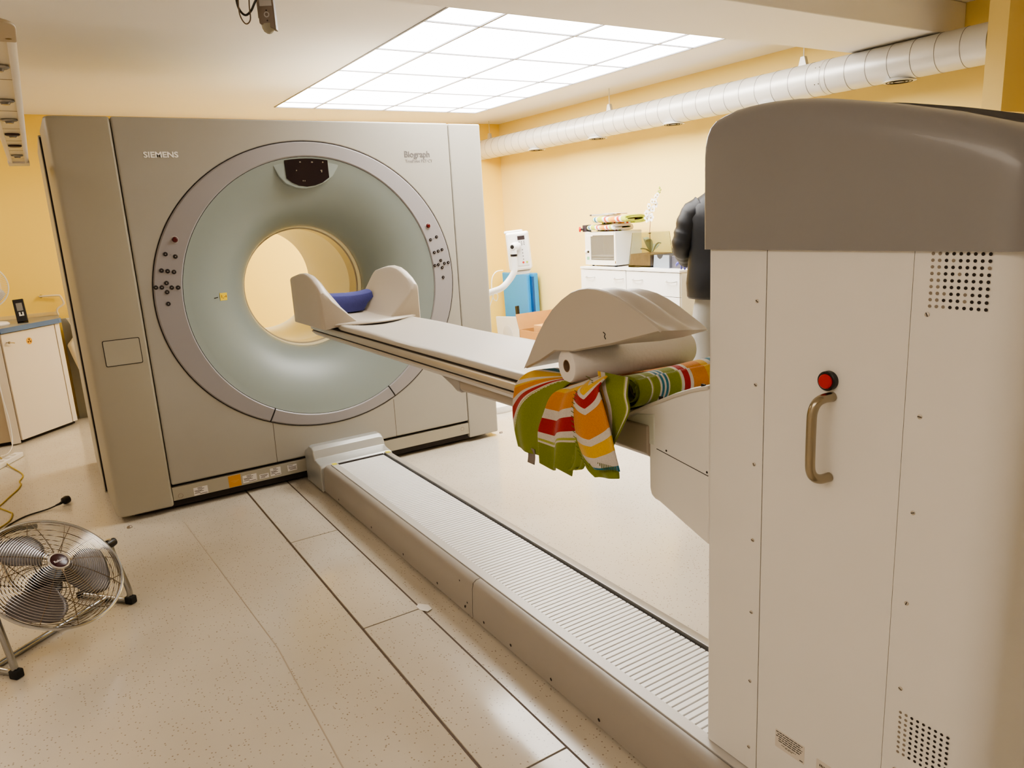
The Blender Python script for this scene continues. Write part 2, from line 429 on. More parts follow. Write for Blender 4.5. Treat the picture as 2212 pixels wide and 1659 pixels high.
# bore liner sections
def liner(y0, y1, r0, r1, m, nm):
    n = 96; bm = BM()
    loft(bm, [[(CX+r*cos(2*pi*i/n), y, CZ+r*sin(2*pi*i/n)) for i in range(n)] for r, y in ((r0, y0), (r1, y1), (r1+.012, y1), (r0+.012, y0), (r0, y0))], True, False)
    return obj(nm, bm, m, sca, ang=50)
liner(4.442, 4.475, .356, .350, mat('bore_lip_cream', (236, 226, 190), .35), 'bore_lip')
liner(4.482, 4.60, .342, .342, mat('scan_window', (190, 178, 152), .3), 'scan_window')
liner(4.604, 5.02, .346, .348, M_liner, 'bore_liner')
liner(5.026, 5.498, .350, .352, M_liner, 'bore_liner')
liner(4.43, 4.445, .362, .362, M_dark, 'bore_seal')
liner(5.018, 5.03, .353, .353, M_dark, 'bore_seal')
liner(4.43, 5.49, .363, .363, M_dark, 'bore_shell')
# display pod
def arc(r, a0, a1, n): return [(CX+r*cos(a0+(a1-a0)*i/n), CZ+r*sin(a0+(a1-a0)*i/n)) for i in range(n+1)]
top = arc(.716, R(104.5), R(75), 14)
bot = [(1.508, 1.787), (1.47, 1.733), (1.42, 1.70), (1.36, 1.677), (1.307, 1.668), (1.25, 1.675), (1.20, 1.697), (1.165, 1.737), (1.137, 1.797)]
bm = BM(); prism(bm, top+bot, 'y', 4.152, 4.22)
obj('display_pod', bm, M_funnel, sca, bevel=.006)
scr_top = [(1.203+i*(1.446-1.203)/8, 1.825+.009*sin(pi*i/8)) for i in range(9)]
scr_bot = [(1.446, 1.726), (1.405, 1.700), (1.36, 1.685), (1.315, 1.680), (1.27, 1.687), (1.235, 1.702), (1.206, 1.726)]
dsp = obj('display_screen', prism(BM(), scr_top+scr_bot, 'y', 4.149, 4.156), M_screen, sca)
for x, z, w in ((1.285, 1.808, .010), (1.352, 1.807, .010), (1.415, 1.806, .006), (1.262, 1.764, .006), (1.40, 1.762, .010), (1.403, 1.755, .006), (1.293, 1.708, .005), (1.303, 1.708, .005)):
    obj('indicator_light', box(BM(), x, x+w, 4.1482, 4.149, z, z+.006), mat('dim_led', (120, 108, 90), .5), dsp, smooth=False)
# yellow laser sticker and dash on the funnel
def onfun(x, z, d=.0025):
    return (x, fy(hypot(x-CX, z-CZ))-d, z)
bm = BM(); prismpts = [(.789, 1.137), (.832, 1.135), (.829, 1.095), (.788, 1.097)]
def funpatch(pts, d0=.0015, d1=-.004):
    bm = BM(); loft(bm, [[onfun(x, z, d0) for x, z in pts], [onfun(x, z, d1) for x, z in pts]]); return bm
s_ = obj('laser_warning_sticker', funpatch(prismpts, .003), mat('yellow_sticker', (226, 196, 40), .5), sca, smooth=False)
s_['label'] = 'small yellow warning sticker'
bm = BM()
for (x, z, w, h) in ((.797, 1.11, .003, .016), (.803, 1.107, .008, .003), (.812, 1.113, .009, .0025), (.822, 1.11, .004, .012)):
    loft(bm, [[onfun(a, b, .0036) for a, b in ((x, z), (x+w, z), (x+w, z+h), (x, z+h))], [onfun(a, b, .002) for a, b in ((x, z), (x+w, z), (x+w, z+h), (x, z+h))]])
obj('sticker_print', bm, mat('sticker_ink', (150, 90, 30), .6), s_, smooth=False)
obj('position_mark', funpatch([(.754, 1.111), (.777, 1.114), (.777, 1.119), (.754, 1.116)]), M_black, sca, smooth=False)
# push buttons
LB = [(.541,1.365),(.586,1.350),(.511,1.285),(.539,1.279),(.568,1.273),(.525,1.220),(.472,1.202),(.500,1.200),(.546,1.195),(.576,1.192),(.521,1.174),(.518,1.114)]
RB = [(2.043,1.344),(2.085,1.359),(2.062,1.266),(2.089,1.272),(2.116,1.279),(2.102,1.214),(2.059,1.186),(2.083,1.189),(2.126,1.194),(2.153,1.197),(2.108,1.169),(2.110,1.109)]
M_btn = mat('button_black', (30, 22, 22), .3)
M_btndot = mat('button_symbol', (170, 165, 160), .5)
for lst, sx in ((LB, 1), (RB, .8)):
    for x, z in lst:
        b_ = obj('push_button', lathe(BM(), (x, GY-.006, z), (0,-1,0), [(.0112*(.85 if sx < 1 else 1), -.002), (.0112*(.85 if sx < 1 else 1), .003), (.008, .005)], 20), M_btn, sca)
        bm = BM(); disc(bm, (x, GY-.0114, z), (0,-1,0), .0024, 8); obj('button_symbol', bm, M_btndot, b_, smooth=False)
for x, z in ((.595, 1.434), (2.033, 1.428)):
    b_ = obj('emergency_stop_button', lathe(BM(), (x, GY-.006, z), (0,-1,0), [(.0125, -.002), (.0125, .009), (.009, .013)], 20), mat('dark_red_button', (84, 12, 14), .3), sca)
    b_['label'] = 'dark red round stop button'
    obj('button_collar', torus(BM(), (x, GY-.007, z), (0,-1,0), .0165, .002, 28), mat('collar_grey', (190, 178, 172), .4), b_)
for x, z, w in ((.559, 1.360, .009), (.516, 1.198, .014), (2.06, 1.350, .008), (2.100, 1.191, .010)):
    for q in range(2): obj('ring_marking', box(BM(), x, x+w, GY-.0068, GY-.0058, z+q*.004-.003, z+q*.004-.0015), mat('faint_grey_print', (128, 122, 120), .6), sca, smooth=False)
# lettering
o = obj('maker_lettering', text_bm('SIEMENS', .0385, FY(.513, GY-.0012, 1.8385), .0012, .0011, 1.0, 1.12), mat('pale_lettering', (250, 248, 245), .4), sca, smooth=False)
o['label'] = 'pale raised SIEMENS lettering'
o = obj('model_lettering', text_bm('Biograph', .050, FY(1.918, GY-.0009, 1.833), .0009, .0008, 1.0, .95), mat('grey_lettering', (104, 98, 94), .5), sca, smooth=False)
o['label'] = 'dark grey Biograph lettering'
o = obj('model_lettering', text_bm('TruePoint PET·CT', .0245, FY(1.921, GY-.0009, 1.803), .0009, .0002, 1.0, .97), mat('light_grey_lettering', (140, 134, 130), .5), sca, smooth=False)
o['label'] = 'small light grey second line of lettering'
# access hatch
h_ = obj('hatch_gap', prism(BM(), rrect(.190, .359, .829, .962, .008), 'y', GY-.0012, GY+.004), M_dark, sca)
obj('access_hatch', prism(BM(), rrect(.1935, .3555, .8325, .9585, .006), 'y', GY-.0022, GY+.004), M_gantry_side, sca)
# skirt stickers
M_stick = mat('white_sticker', (222, 216, 208), .5); M_ink = mat('ink_print', (62, 54, 46), .7)
def sticker(x0, x1, z0, z1, lines, par, col=M_stick, yy=GY+.0055):
    s = obj('sticker', box(BM(), x0, x1, yy-.0004, yy+.001, z0, z1), col, par, smooth=False)
    bm = BM()
    for a, b, c_ in lines: box(bm, x0+(x1-x0)*a, x0+(x1-x0)*b, yy-.0008, yy-.0003, z0+(z1-z0)*c_, z0+(z1-z0)*c_+.0028)
    obj('sticker_print', bm, M_ink if col is M_stick else mat('pale_ink', (206, 160, 90), .6), s, smooth=False)
    return s
ln = [(.28, .62, .88), (.3, .75, .72), (.05, .6, .55), (.1, .7, .42), (.05, .45, .25), (.4, .95, .1)]
sticker(.497, .57, .062, .106, ln, sca)
s_ = sticker(.682, .748, .062, .128, [(.2, .85, .5), (.3, .7, .38)], sca, mat('orange_sticker', (206, 146, 36), .55)); s_['label'] = 'orange square sticker'
sticker(.758, .835, .070, .112, ln, sca)
sticker(.850, .902, .072, .098, [(.1, .9, .7), (.2, .8, .45), (.1, .6, .2)], sca)
sticker(.912, .972, .074, .120, ln, sca)
sticker(1.012, 1.066, .080, .116, [(.1, .6, .85), (.1, .95, .6), (.1, .9, .4), (.2, .95, .2)], sca)
for x, z in ((.430, .080), (2.175, .100)):
    obj('skirt_cap', torus(BM(), (x, GY+.0055, z), (0,-1,0), .012, .0012, 20), mat('cap_ring', (150, 138, 124), .5), sca)

# ------------------------------------------------------------------ TABLE RAIL on the floor
rail = thing('table_rail', 'long low floor rail with a ribbed white belt running up to the scanner', 'floor rail', (1.34, 2.0, 0))
M_rail = mat('rail_paint', (160, 153, 143), .42)
def railside(y0, y1):
    pts = [(1.130, .012), (1.130, .04), (1.136, .130), (1.142, .150), (1.155, .160), (1.172, .161), (1.174, .156), (1.176, .156), (1.176, .012)]
    return obj('side_panel', prism(BM(), pts, 'y', y0, y1), M_rail, rail, ang=50)
railside(2.186, 3.862); railside(.1, 2.182)
obj('panel_joint', box(BM(), 1.140, 1.170, 2.182, 2.186, .015, .150), mat('joint_shadow', (96, 86, 76), .7), rail, smooth=False)
obj('left_guide', box(BM(), 1.1785, 1.216, .1, 3.862, .012, .161), mat('rail_strip_grey', (196, 192, 186), .35), rail, bevel=.002, seg=1)
obj('rail_core', box(BM(), 1.14, 1.53, .1, 3.86, .005, .140), M_dark, rail, smooth=False)
bm = BM(); p = .021
y = .12
while y < 3.845:
    prism(bm, [(y, .1405), (y, .1505), (y+.001, .152), (y+p-.0050, .152), (y+p-.0040, .1505), (y+p-.0040, .1405)], 'x', 1.218, 1.488)
    y += p
obj('ribbed_belt', bm, mat('belt_white', (228, 226, 224), .32), rail, smooth=False)
obj('right_guide', box(BM(), 1.499, 1.502, .1, 3.862, .03, .160), mat('guide_silver', (150, 148, 144), .3, metal=.6), rail, smooth=False)
obj('right_panel', prism(BM(), [(1.502, .012), (1.502, .160), (1.530, .160), (1.538, .152), (1.545, .03), (1.545, .012)], 'y', .1, 3.862), M_rail, rail, ang=50)
for x in (1.184, 1.506):
    obj('yellow_marker', box(BM(), x, x+.026, 3.835, 3.868, .1605, .1622), mat('yellow_tape', (214, 204, 60), .5), rail, smooth=False)
for y in (3.63, 3.17, 2.80, 2.47, 2.24, 2.10, 1.92, 1.684, 1.448, 1.2):
    bm = BM(); disc(bm, (1.1287, y, .035), (-1,0,0), .0055, 10); obj('screw_hole', bm, M_dark, rail, smooth=False)
for y, z in ((2.27, .13), (2.22, .06), (2.235, .04)):
    bm = BM(); disc(bm, (1.1292, y, z), (-1,0,0), .004, 8); obj('screw_hole', bm, M_dark, rail, smooth=False)
# silver end housing against the scanner
bm = BM()
prof = [(3.862, .01), (3.862, .150), (3.875, .164), (3.935, .170), (3.965, .176), (3.985, .222), (4.01, .238), (4.06, .238), (4.10, .215), (4.143, .195), (4.143, .01)]
rings = []
for x, s in ((1.118, .90), (1.124, .97), (1.140, 1.0), (1.528, 1.0), (1.546, .97), (1.552, .90)):
    rings.append([(x, y, .01+(z-.01)*s) for y, z in prof])
loft(bm, rings)
obj('end_housing', bm, M_silver, rail, bevel=.006, ang=30)
obj('end_slot', box(BM(), 1.217, 1.49, 3.848, 3.8625, .146, .158), M_dark, rail, smooth=False)

# ------------------------------------------------------------------ PATIENT TABLE
tb = thing('patient_table', 'tall white column carrying the long narrow cantilevered patient couch', 'patient table', (1.34, .8, .153))
X0, X1_ = 1.200, 1.485
def col_part(nm, pts, z0, z1, m=M_table, **k): return obj(nm, prism(BM(), pts, 'z', z0, z1), m, tb, **k)
def fil(cx, cy, r, a0, a1, n=8): return [(cx+r*cos(R(a0+(a1-a0)*i/n)), cy+r*sin(R(a0+(a1-a0)*i/n))) for i in range(n+1)]
col_part('column_cover', [(X0, .9585)]+[(X0, 1.098)]+fil(X0+.012, 1.098, .012, 180, 90, 4)+[(X1_, 1.110), (X1_, .9585)], .1635, 1.368)
col_part('column_cover', [(X0, .6665)]+fil(X0+.062, .562, .062, 180, 270, 10)+[(X1_, .50), (X1_, .6665)], .1635, 1.368)
door = col_part('column_door', [(X0, .9562), (X0, .6675), (X0+.03, .6675), (X0+.03, .9562)], .1635, 1.366)
obj('column_frame', box(BM(), X0+.031, X1_-.01, .57, 1.10, .165, 1.365), M_dark, tb, smooth=False)
# cap
bm = BM()
cp = [(1.119, 1.361), (1.117, 1.45), (1.108, 1.560), (1.098, 1.600), (1.080, 1.625), (1.045, 1.638), (1.0, 1.642), (.92, 1.638), (.86, 1.628), (.74, 1.602), (.63, 1.575), (.56, 1.552), (.50, 1.525), (.486, 1.48), (.484, 1.361)]
def cap_ring(x, dy, dz, rr):
    out = []
    for y, z in cp:
        yy = .80+(y-.80)*dy; zz = 1.361+(z-1.361)*dz; out.append((x, yy, zz))
    return out
rings = []
for i in range(9):
    a = R(90*i/8); r = .045
    rings.append(cap_ring(1.192+r*(1-sin(a)), 1-.13*(1-sin(a))**1.0*0+(-.055*(1-cos(a))), 1-.10*(1-cos(a)), r))
rings = rings[::-1]
# build plan-rounded cap: outline at each height from front profile
bm = BM()
def cap_outline(sc_, z, n=10):
    """rounded plan rectangle y .484..1.119, x 1.192.. at shrink sc_"""
    y0, y1 = .484+sc_, 1.119-sc_*.6; x0, x1 = 1.192+sc_*.9, 1.52-sc_*.9
    out = []
    for cx_, cy_, a0_, r in ((x1-.03, y1-.03, 0, .03), (x0+.012, y1-.012, 90, .012), (x0+.062, y0+.062, 180, .062), (x1-.03, y0+.03, 270, .03)):
        for i in range(n+1):
            a = R(a0_+90*i/n); out.append((cx_+r*cos(a), cy_+r*sin(a), z))
        if a0_ == 90:
            for q in range(1, 16): out.append((x0, (y1-.012)+((y0+.062)-(y1-.012))*q/16, z))
        if a0_ == 270:
            for q in range(1, 16): out.append((x1, (y0+.03)+((y1-.03)-(y0+.03))*q/16, z))
    return out
def topz(y):   # sloping, domed roof line
    P = [(.44, 1.500), (.50, 1.524), (.56, 1.548), (.63, 1.572), (.74, 1.601), (.86, 1.627), (.92, 1.636), (1.0, 1.641), (1.06, 1.637), (1.12, 1.622)]
    for (a, za), (b, zb) in zip(P, P[1:]):
        if a <= y <= b: return za+(zb-za)*(y-a)/(b-a)
    return P[0][1] if y < .5 else P[-1][1]
rings = []
for sc_, drop in ((0, None), (0, .075), (.001, .055), (.004, .036), (.010, .020), (.020, .009), (.034, .003), (.055, .0)):
    ring = cap_outline(sc_, 0)
    rings.append([(x, y, 1.361 if drop is None else topz(y)-drop) for x, y, _ in ring])
loft(bm, rings, True, True)
obj('column_cap', bm, M_cap, tb, ang=50)
# emergency button and handle on the door
eb = obj('button_collar', lathe(BM(), (X0, .811, 1.122), (-1,0,0), [(.0185, -.002), (.0185, .010), (.0165, .0115), (.014, .0115), (.014, .004)], 28), M_black, tb)
b_ = obj('emergency_button', lathe(BM(), (X0, .811, 1.122), (-1,0,0), [(.0138, .002), (.0138, .014), (.012, .016), (.0, .0165)], 28, cap=False), M_red, tb)
b_['label'] = 'round red emergency button in a black collar'
hp = [(X0, .803, 1.092), (X0-.022, .806, 1.092), (X0-.036, .810, 1.086), (X0-.043, .813, 1.072), (X0-.045, .814, 1.05), (X0-.045, .814, .975), (X0-.043, .813, .952), (X0-.036, .810, .940), (X0-.022, .806, .934), (X0, .803, .934)]
h_ = obj('door_handle', tube(BM(), smooth_path(hp, 4), .0092, 16), M_steel, tb); h_['label'] = 'brushed metal pull handle'
# vents
def vent(zt, gray_all=False):
    v = bpy.data.objects.new('x', None); bpy.data.objects.remove(v)
    bmd = BM(); bmg = BM()
    for i in range(9):
        for j in range(9):
            y = .637-i*.01062; z = zt-j*.0105
            grey = i < 2 or (random.random() < .07 and not gray_all)
            disc(bmg if grey else bmd, (X0-.0006, y, z), (-1,0,0), .0028, 12)
    a_ = obj('vent_holes', bmd, M_dark, tb, smooth=False); obj('blanked_vent_holes', bmg, mat('vent_grey', (138, 128, 114), .5), tb, smooth=False)
    return a_
vent(1.357); vent(.520, True)
M_screw = mat('screw_head', (196, 188, 176), .35, metal=.4)
for y, z in [(.979, 1.259-.173*i) for i in range(7)]+[(.640, 1.259-.1727*i) for i in range(6)]:
    s_ = obj('screw', lathe(BM(), (X0, y, z), (-1,0,0), [(.0040, -.001), (.0040, .0012), (.0030, .0018)], 12), M_screw, tb)
    a = random.uniform(0, pi)
    bm = BM(); box(bm, -.0001, .0002, -.0034, .0034, -.0007, .0007)
    bm.transform(Matrix.Translation((X0-.0020, y, z)) @ Matrix.Rotation(a, 4, 'X')); obj('screw_slot', bm, M_dark, s_, smooth=False)
def xsticker(y0, y1, z0, z1, lines, thick=.0022):
    s = obj('sticker', prism(BM(), rrect(min(y0,y1), max(y0,y1), z0, z1, .002, 3), 'x', X0-.0005, X0+.0005), mat('column_sticker', (214, 206, 194), .5), tb, smooth=False)
    bm = BM()
    for a, b, c_, h in lines: box(bm, X0-.0009, X0-.0004, y0+(y1-y0)*a, y0+(y1-y0)*b, z1-(z1-z0)*c_, z1-(z1-z0)*c_+h)
    obj('sticker_print', bm, M_ink, s, smooth=False)
def textline(a, b, c_, h=.0019):
    out = []; x = a
    while x < b:
        w = random.uniform(.06, .14); out.append((x, min(x+w, b), c_, h)); x += w+.022
    return out
xsticker(.907, .833, .272, .316, textline(.03, .93, .12)+textline(.08, .88, .24)+textline(.03, .93, .36)+textline(.12, .9, .48)+textline(.12, .85, .60)+textline(.22, .72, .74, .001)+textline(.35, .6, .80, .001)+textline(.85, .96, .92))
xsticker(.804, .726, .262, .309, textline(.45, .8, .1)+[(.1+.045*i, .1+.045*i+random.choice((.015, .026)), .3, .0055) for i in range(12)]+[(.1+.05*i, .1+.05*i+random.choice((.018, .03)), .48, .0045) for i in range(11)]+textline(.1, .8, .62)+textline(.1, .6, .75))
# support arm and lower fascia
arm = [(1.108, .680), (1.108, 1.062), (1.160, 1.046), (1.215, 1.024), (1.262, 1.002), (1.30, .985), (1.36, .956), (1.393, .936), (1.412, .913), (1.424, .882), (1.441, .846), (1.304, .846), (1.304, .765), (1.299, .748), (1.286, .740), (1.270, .738)]
obj('support_arm', prism(BM(), arm, 'x', 1.203, 1.215), M_table, tb, bevel=.004)
obj('support_arm', prism(BM(), arm, 'x', 1.425, 1.437), M_table, tb, bevel=.004)
core = [(1.100, .684), (1.100, .955), (1.34, .945), (1.40, .91), (1.43, .85), (1.300, .85), (1.300, .76), (1.268, .742)]
obj('arm_core', prism(BM(), core, 'x', 1.214, 1.426), M_table, tb, bevel=.004)
# flange along the lip
fl = [(1.108, 1.062), (1.160, 1.046), (1.215, 1.024), (1.262, 1.002), (1.30, .985), (1.36, .956), (1.385, .940)]
bm = BM()
loft(bm, [[(1.197, y, z+.001), (1.216, y, z+.003), (1.216, y, z-.007), (1.199, y, z-.009)] for y, z in fl])
obj('arm_lip', bm, M_tablelip, tb, bevel=.003)
obj('control_panel', prism(BM(), [(1.283, .882), (1.283, .962), (1.345, .952), (1.378, .932), (1.388, .905), (1.388, .882)], 'x', 1.2005, 1.206), mat('keypad_plastic', (214, 216, 206), .35), tb, bevel=.003)
bm = BM()
for y, z in ((1.362, .920), (1.352, .913), (1.342, .920), (1.352, .925), (1.33, .919)): disc(bm, (1.2002, y, z), (-1,0,0), .0034, 10)
obj('keypad_symbols', bm, mat('keypad_grey', (176, 178, 170), .4), tb, smooth=False)
obj('fascia_seam', loft(BM(), [[(1.2022, 1.277, .874), (1.2022, 1.277, .8755), (1.204, 1.277, .8755), (1.204, 1.277, .874)], [(1.2022, 1.11, .849), (1.2022, 1.11, .8505), (1.204, 1.11, .8505), (1.204, 1.11, .849)]]), M_dark, tb, smooth=False)
bm = BM(); disc(bm, (1.2022, 1.243, .878), (-1,0,0), .003, 8); disc(bm, (1.2022, 1.113, .858), (-1,0,0), .003, 8)
for y, z in ((1.264, 1.006), (1.128, 1.059)): box(bm, 1.203, 1.208, y-.006, y+.004, z-.004, z+.0035)
obj('fascia_screws', bm, M_dark, tb, smooth=False)
# undercarriage: tapered beam with grey nose
def und(y, w, z0, z1):
    return [(1.318-w, y, z1), (1.318-w, y, z0+.012), (1.318-w+.012, y, z0), (1.318+w-.012, y, z0), (1.318+w, y, z0+.012), (1.318+w, y, z1)]
obj('undercarriage', loft(BM(), [und(1.30, .125, .846, .93), und(1.9, .14, .862, .92), und(2.24, .145, .858, .915)]), mat('undercarriage_grey', (168, 158, 144), .45), tb, bevel=.004)
obj('undercarriage_nose', loft(BM(), [und(2.235, .150, .853, .917), und(2.262, .150, .853, .917), und(2.30, .147, .866, .915), und(2.39, .143, .889, .913), und(2.412, .138, .897, .909)]), mat('nose_grey', (166, 162, 158), .4), tb, bevel=.008, seg=3)
# couch pallet
YP0, YP1 = 1.415, 3.742
def half(l): return l+[(2*1.318-x, z) for x, z in l[::-1]]
base = half([(1.318, .898), (1.175, .900), (1.140, .915), (1.122, .936), (1.121, .944)])
def prof_loft(l, ys, bendf=None): return loft(BM(), [[(x, y, z) for x, z in l] for y in ys])
obj('pallet_base', prof_loft([(1.175, .899), (1.145, .912), (1.124, .932), (1.124, .9385), (1.512, .9385), (1.512, .932), (1.491, .912), (1.461, .899)], (YP0, YP1)), mat('pallet_underside', (186, 176, 162), .42), tb, bevel=.003)
obj('pallet_gap', box(BM(), 1.130, 1.506, YP0+.005, YP1-.004, .937, .981), M_dark, tb, smooth=False)
obj('pallet_rail', prof_loft([(1.122, .946), (1.118, .951), (1.118, .966), (1.123, .973), (1.134, .973), (1.134, .946)], (YP0, YP1-.01)), mat('pallet_rail_satin', (196, 188, 176), .25, metal=.35), tb, ang=50)
obj('pallet_rail', prof_loft([(1.514, .946), (1.518, .951), (1.518, .966), (1.513, .973), (1.502, .973), (1.502, .946)], (YP0, YP1-.01)), mat('pallet_rail_satin', (196, 188, 176), .25, metal=.35), tb, ang=50)
# mattress: slightly dished, rounded head end
bm = BM(); rings = []
for i in range(41):
    t = i/40; y = 1.43+(3.46-1.43)*t
    sag = .004*sin(t*9)+.003*sin(t*17+1)
    ring = []
    L0, L1 = 1.128, 1.508
    if t > .93: sh = (t-.93)/.07*.03; L0 += sh; L1 -= sh
    N = 24
    topr = []
    for k in range(N+1):
        u = k/N; x = L0+.006+(L1-L0-.012)*u
        z = 1.004-.014*sin(pi*u)**.8+sag*.4
        if k in (0, N): z -= .004
        if t > .90: z += .004*sin((t-.9)/.1*pi/2)-(0.02*((t-.97)/.03) if t > .97 else 0)
        topr.append((x, y, z))
    ring = [(L0+.003, y, .978), (L0, y, .984), (L0+.001, y, .996)]+topr+[(L1-.001, y, .996), (L1, y, .984), (L1-.003, y, .978)]
    rings.append(ring)
loft(bm, rings)
mt = obj('mattress', bm, M_cushion, tb, ang=60)

# head holder slotted onto the couch end
hh = thing('head_holder', 'beige moulded plastic head cradle with two tall cheek wings at couch end', 'head holder', (1.318, 3.6, .979))
def wing_top(y):
    P = [(3.19, 1.09), (3.24, 1.145), (3.33, 1.178), (3.46, 1.215), (3.56, 1.236), (3.66, 1.238), (3.78, 1.228), (3.88, 1.214)]
    for (a, za), (b, zb) in zip(P, P[1:]):
        if a <= y <= b: return za+(zb-za)*(y-a)/(b-a)
    return P[-1][1]
rings = []
WT = [(3.325, 1.135), (3.335, 1.158), (3.38, 1.190), (3.44, 1.218), (3.50, 1.236), (3.57, 1.243), (3.64, 1.239), (3.71, 1.229), (3.785, 1.217), (3.80, 1.205)]
for y, zt in WT:
    o_ = .0 if 3.33 < y < 3.79 else .006
    xl, xr = 1.056+o_, 1.556-o_
    fl_ = 1.006+.012*max(0, (y-3.5)/.3)
    l = [(xl, .985), (xl, zt-.012), (xl+.006, zt-.003), (xl+.018, zt), (xl+.036, zt-.006), (xl+.050, zt-.024),
         (1.205, fl_+.020), (1.222, fl_+.004), (1.25, fl_), (1.37, fl_), (1.392, fl_+.004), (1.408, fl_+.020),
         (xr-.050, zt-.024), (xr-.036, zt-.006), (xr-.018, zt), (xr-.006, zt-.003), (xr, zt-.012), (xr, .985)]
    und_ = [(xr-.05, .991), (1.43, .9955), (1.318, .9955), (1.19, .9955), (xl+.05, .991)]
    rings.append([(x, y, z) for x, z in l+und_])
# front edge flows forward in a curved lip
bm = BM(); loft(bm, rings)
obj('cradle_shell', bm, mat('cradle_plastic', (196, 186, 172), .38, bump=.05), hh, bevel=.006, seg=2, ang=50)
bm = BM(); rr = []
for i in range(15):
    t = i/14; x = 1.10+(1.535-1.10)*t
    yy = 3.328-.075*sin(pi*t)
    rr.append([(x, 3.36, 1.009), (x, yy+.012, 1.009+.004*sin(pi*t)), (x, yy, 1.004), (x, yy+.004, .998), (x, 3.36, .9955)])
loft(bm, rr)
obj('cradle_lip', bm, mat('cradle_plastic', (196, 186, 172), .38), hh, bevel=.003, ang=50)
pl = obj('head_pad', loft(BM(), [[(1.240, y, 1.020), (1.212, y, 1.06), (1.178, y, zt), (1.25, y, zt-.006), (1.318, y, zt-.010), (1.386, y, zt-.008), (1.44, y, zt), (1.408, y, 1.06), (1.380, y, 1.020), (1.318, y, 1.018)] for y, zt in ((3.640, 1.085), (3.652, 1.112), (3.68, 1.122), (3.72, 1.124), (3.752, 1.112), (3.76, 1.09))]),
         mat('blue_foam', (68, 70, 128), .9, noise=.12, nscale=60, bump=.4, bscale=150), None, ang=70, bevel=.004)
tag(pl, 'small dark blue foam head pad wedged between the cheek wings', 'head pad')

# ------------------------------------------------------------------ KNEE WEDGE
ux, uy = 1.0, 0.0
WP = [(1.703, 1.034), (1.695, 1.046), (1.679, 1.066), (1.655, 1.100), (1.627, 1.138), (1.590, 1.180), (1.550, 1.216), (1.510, 1.242), (1.470, 1.262), (1.435, 1.272), (1.400, 1.2765), (1.365, 1.2755), (1.330, 1.270), (1.290, 1.259), (1.250, 1.244), (1.215, 1.228), (1.180, 1.212), (1.160, 1.202), (1.152, 1.194)]
WB = [(1.160, 1.189), (1.235, 1.168), (1.320, 1.144), (1.400, 1.125), (1.470, 1.1085), (1.55, 1.100), (1.62, 1.064), (1.695, 1.033)]
bm = BM(); rings = []
NX = 28; XA, XB = 1.100, 1.268
for i in range(NX+1):
    t = i/NX; x = XA+(XB-XA)*t
    tr = .5-.5*cos(4*pi*t)      # two leg troughs
    edge = .004 if i in (0, NX) else 0
    ring = []
    for k, (y, z) in enumerate(WP):
        w = max(0, sin(pi*min(1, max(0, (k-6)/12))))
        q = max(0, (1.35-y)/.2)
        y2 = y + .02*t*q
        zz = z-.022*tr*w - edge - .020*t*min(1, (1.72-y)/.35)
        ring.append((x, y2, zz))
    for y, z in WB: ring.append((x, y+.02*t*max(0, (1.35-y)/.2), z+edge-.020*t*min(1, (1.72-y)/.35)*max(0, min(1, (1.42-y)/.15))))
    rings.append(ring)
loft(bm, rings)
wd = obj('knee_wedge', bm, M_wedge, None, bevel=.004, ang=50)
tag(wd, 'large beige hump-shaped knee wedge with two leg troughs resting on the paper roll', 'knee cushion')
M_penmark = mat('pen_ink', (30, 26, 24), .6)
bm = tube(BM(), smooth_path([(1.0995, 1.345, 1.172), (1.0995, 1.338, 1.168), (1.0995, 1.341, 1.162), (1.0995, 1.336, 1.156)], 3), .0011, 6)
# small pen squiggle: part of the wedge
def child_of(o, nm, bm, m, **k):
    bm.transform(Matrix.Translation(-o.location)) if False else None
    return obj(nm, bm, m, o, **k)
child_of(wd, 'pen_mark', bm, M_penmark)

# ------------------------------------------------------------------ PAPER ROLL
pr_ = thing('paper_roll', 'thick white couch paper roll lying crosswise under the knee wedge', 'paper roll', (1.33, 1.50, 1.012))
A_, B_ = Vector((1.118, 1.522, 1.062)), Vector((1.512, 1.478, 1.062))
ax = (B_-A_); Lr = ax.length
obj('paper', lathe(BM(), A_, ax, [(.0165, .001), (.0165, 0), (.043, 0), (.0455, .003), (.0455, Lr-.003), (.043, Lr), (.0165, Lr), (.0165, Lr-.001)], 48, cap=False), mat('tissue_paper', (226, 220, 214), .85, bump=.5, bscale=90), pr_, ang=40)
obj('cardboard_core', lathe(BM(), A_, ax, [(.0168, -.0005), (.0150, -.0005), (.0150, .10), (.0168, .10)], 24, cap=False), mat('core_card', (140, 116, 92), .8), pr_)
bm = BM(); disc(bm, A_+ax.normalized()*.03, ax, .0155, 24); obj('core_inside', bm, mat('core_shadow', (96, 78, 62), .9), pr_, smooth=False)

# ------------------------------------------------------------------ STRIPED BLANKET
TEAL, WH, YE, OR, RD, GR = (46, 112, 130), (206, 198, 188), (216, 172, 56), (206, 134, 46), (168, 34, 28), (126, 136, 34)
GR2 = (164, 168, 84)
bl = thing('striped_blanket', 'green, orange, red and white striped fleece blanket drooping off the couch', 'blanket', (1.25, 1.5, .97))
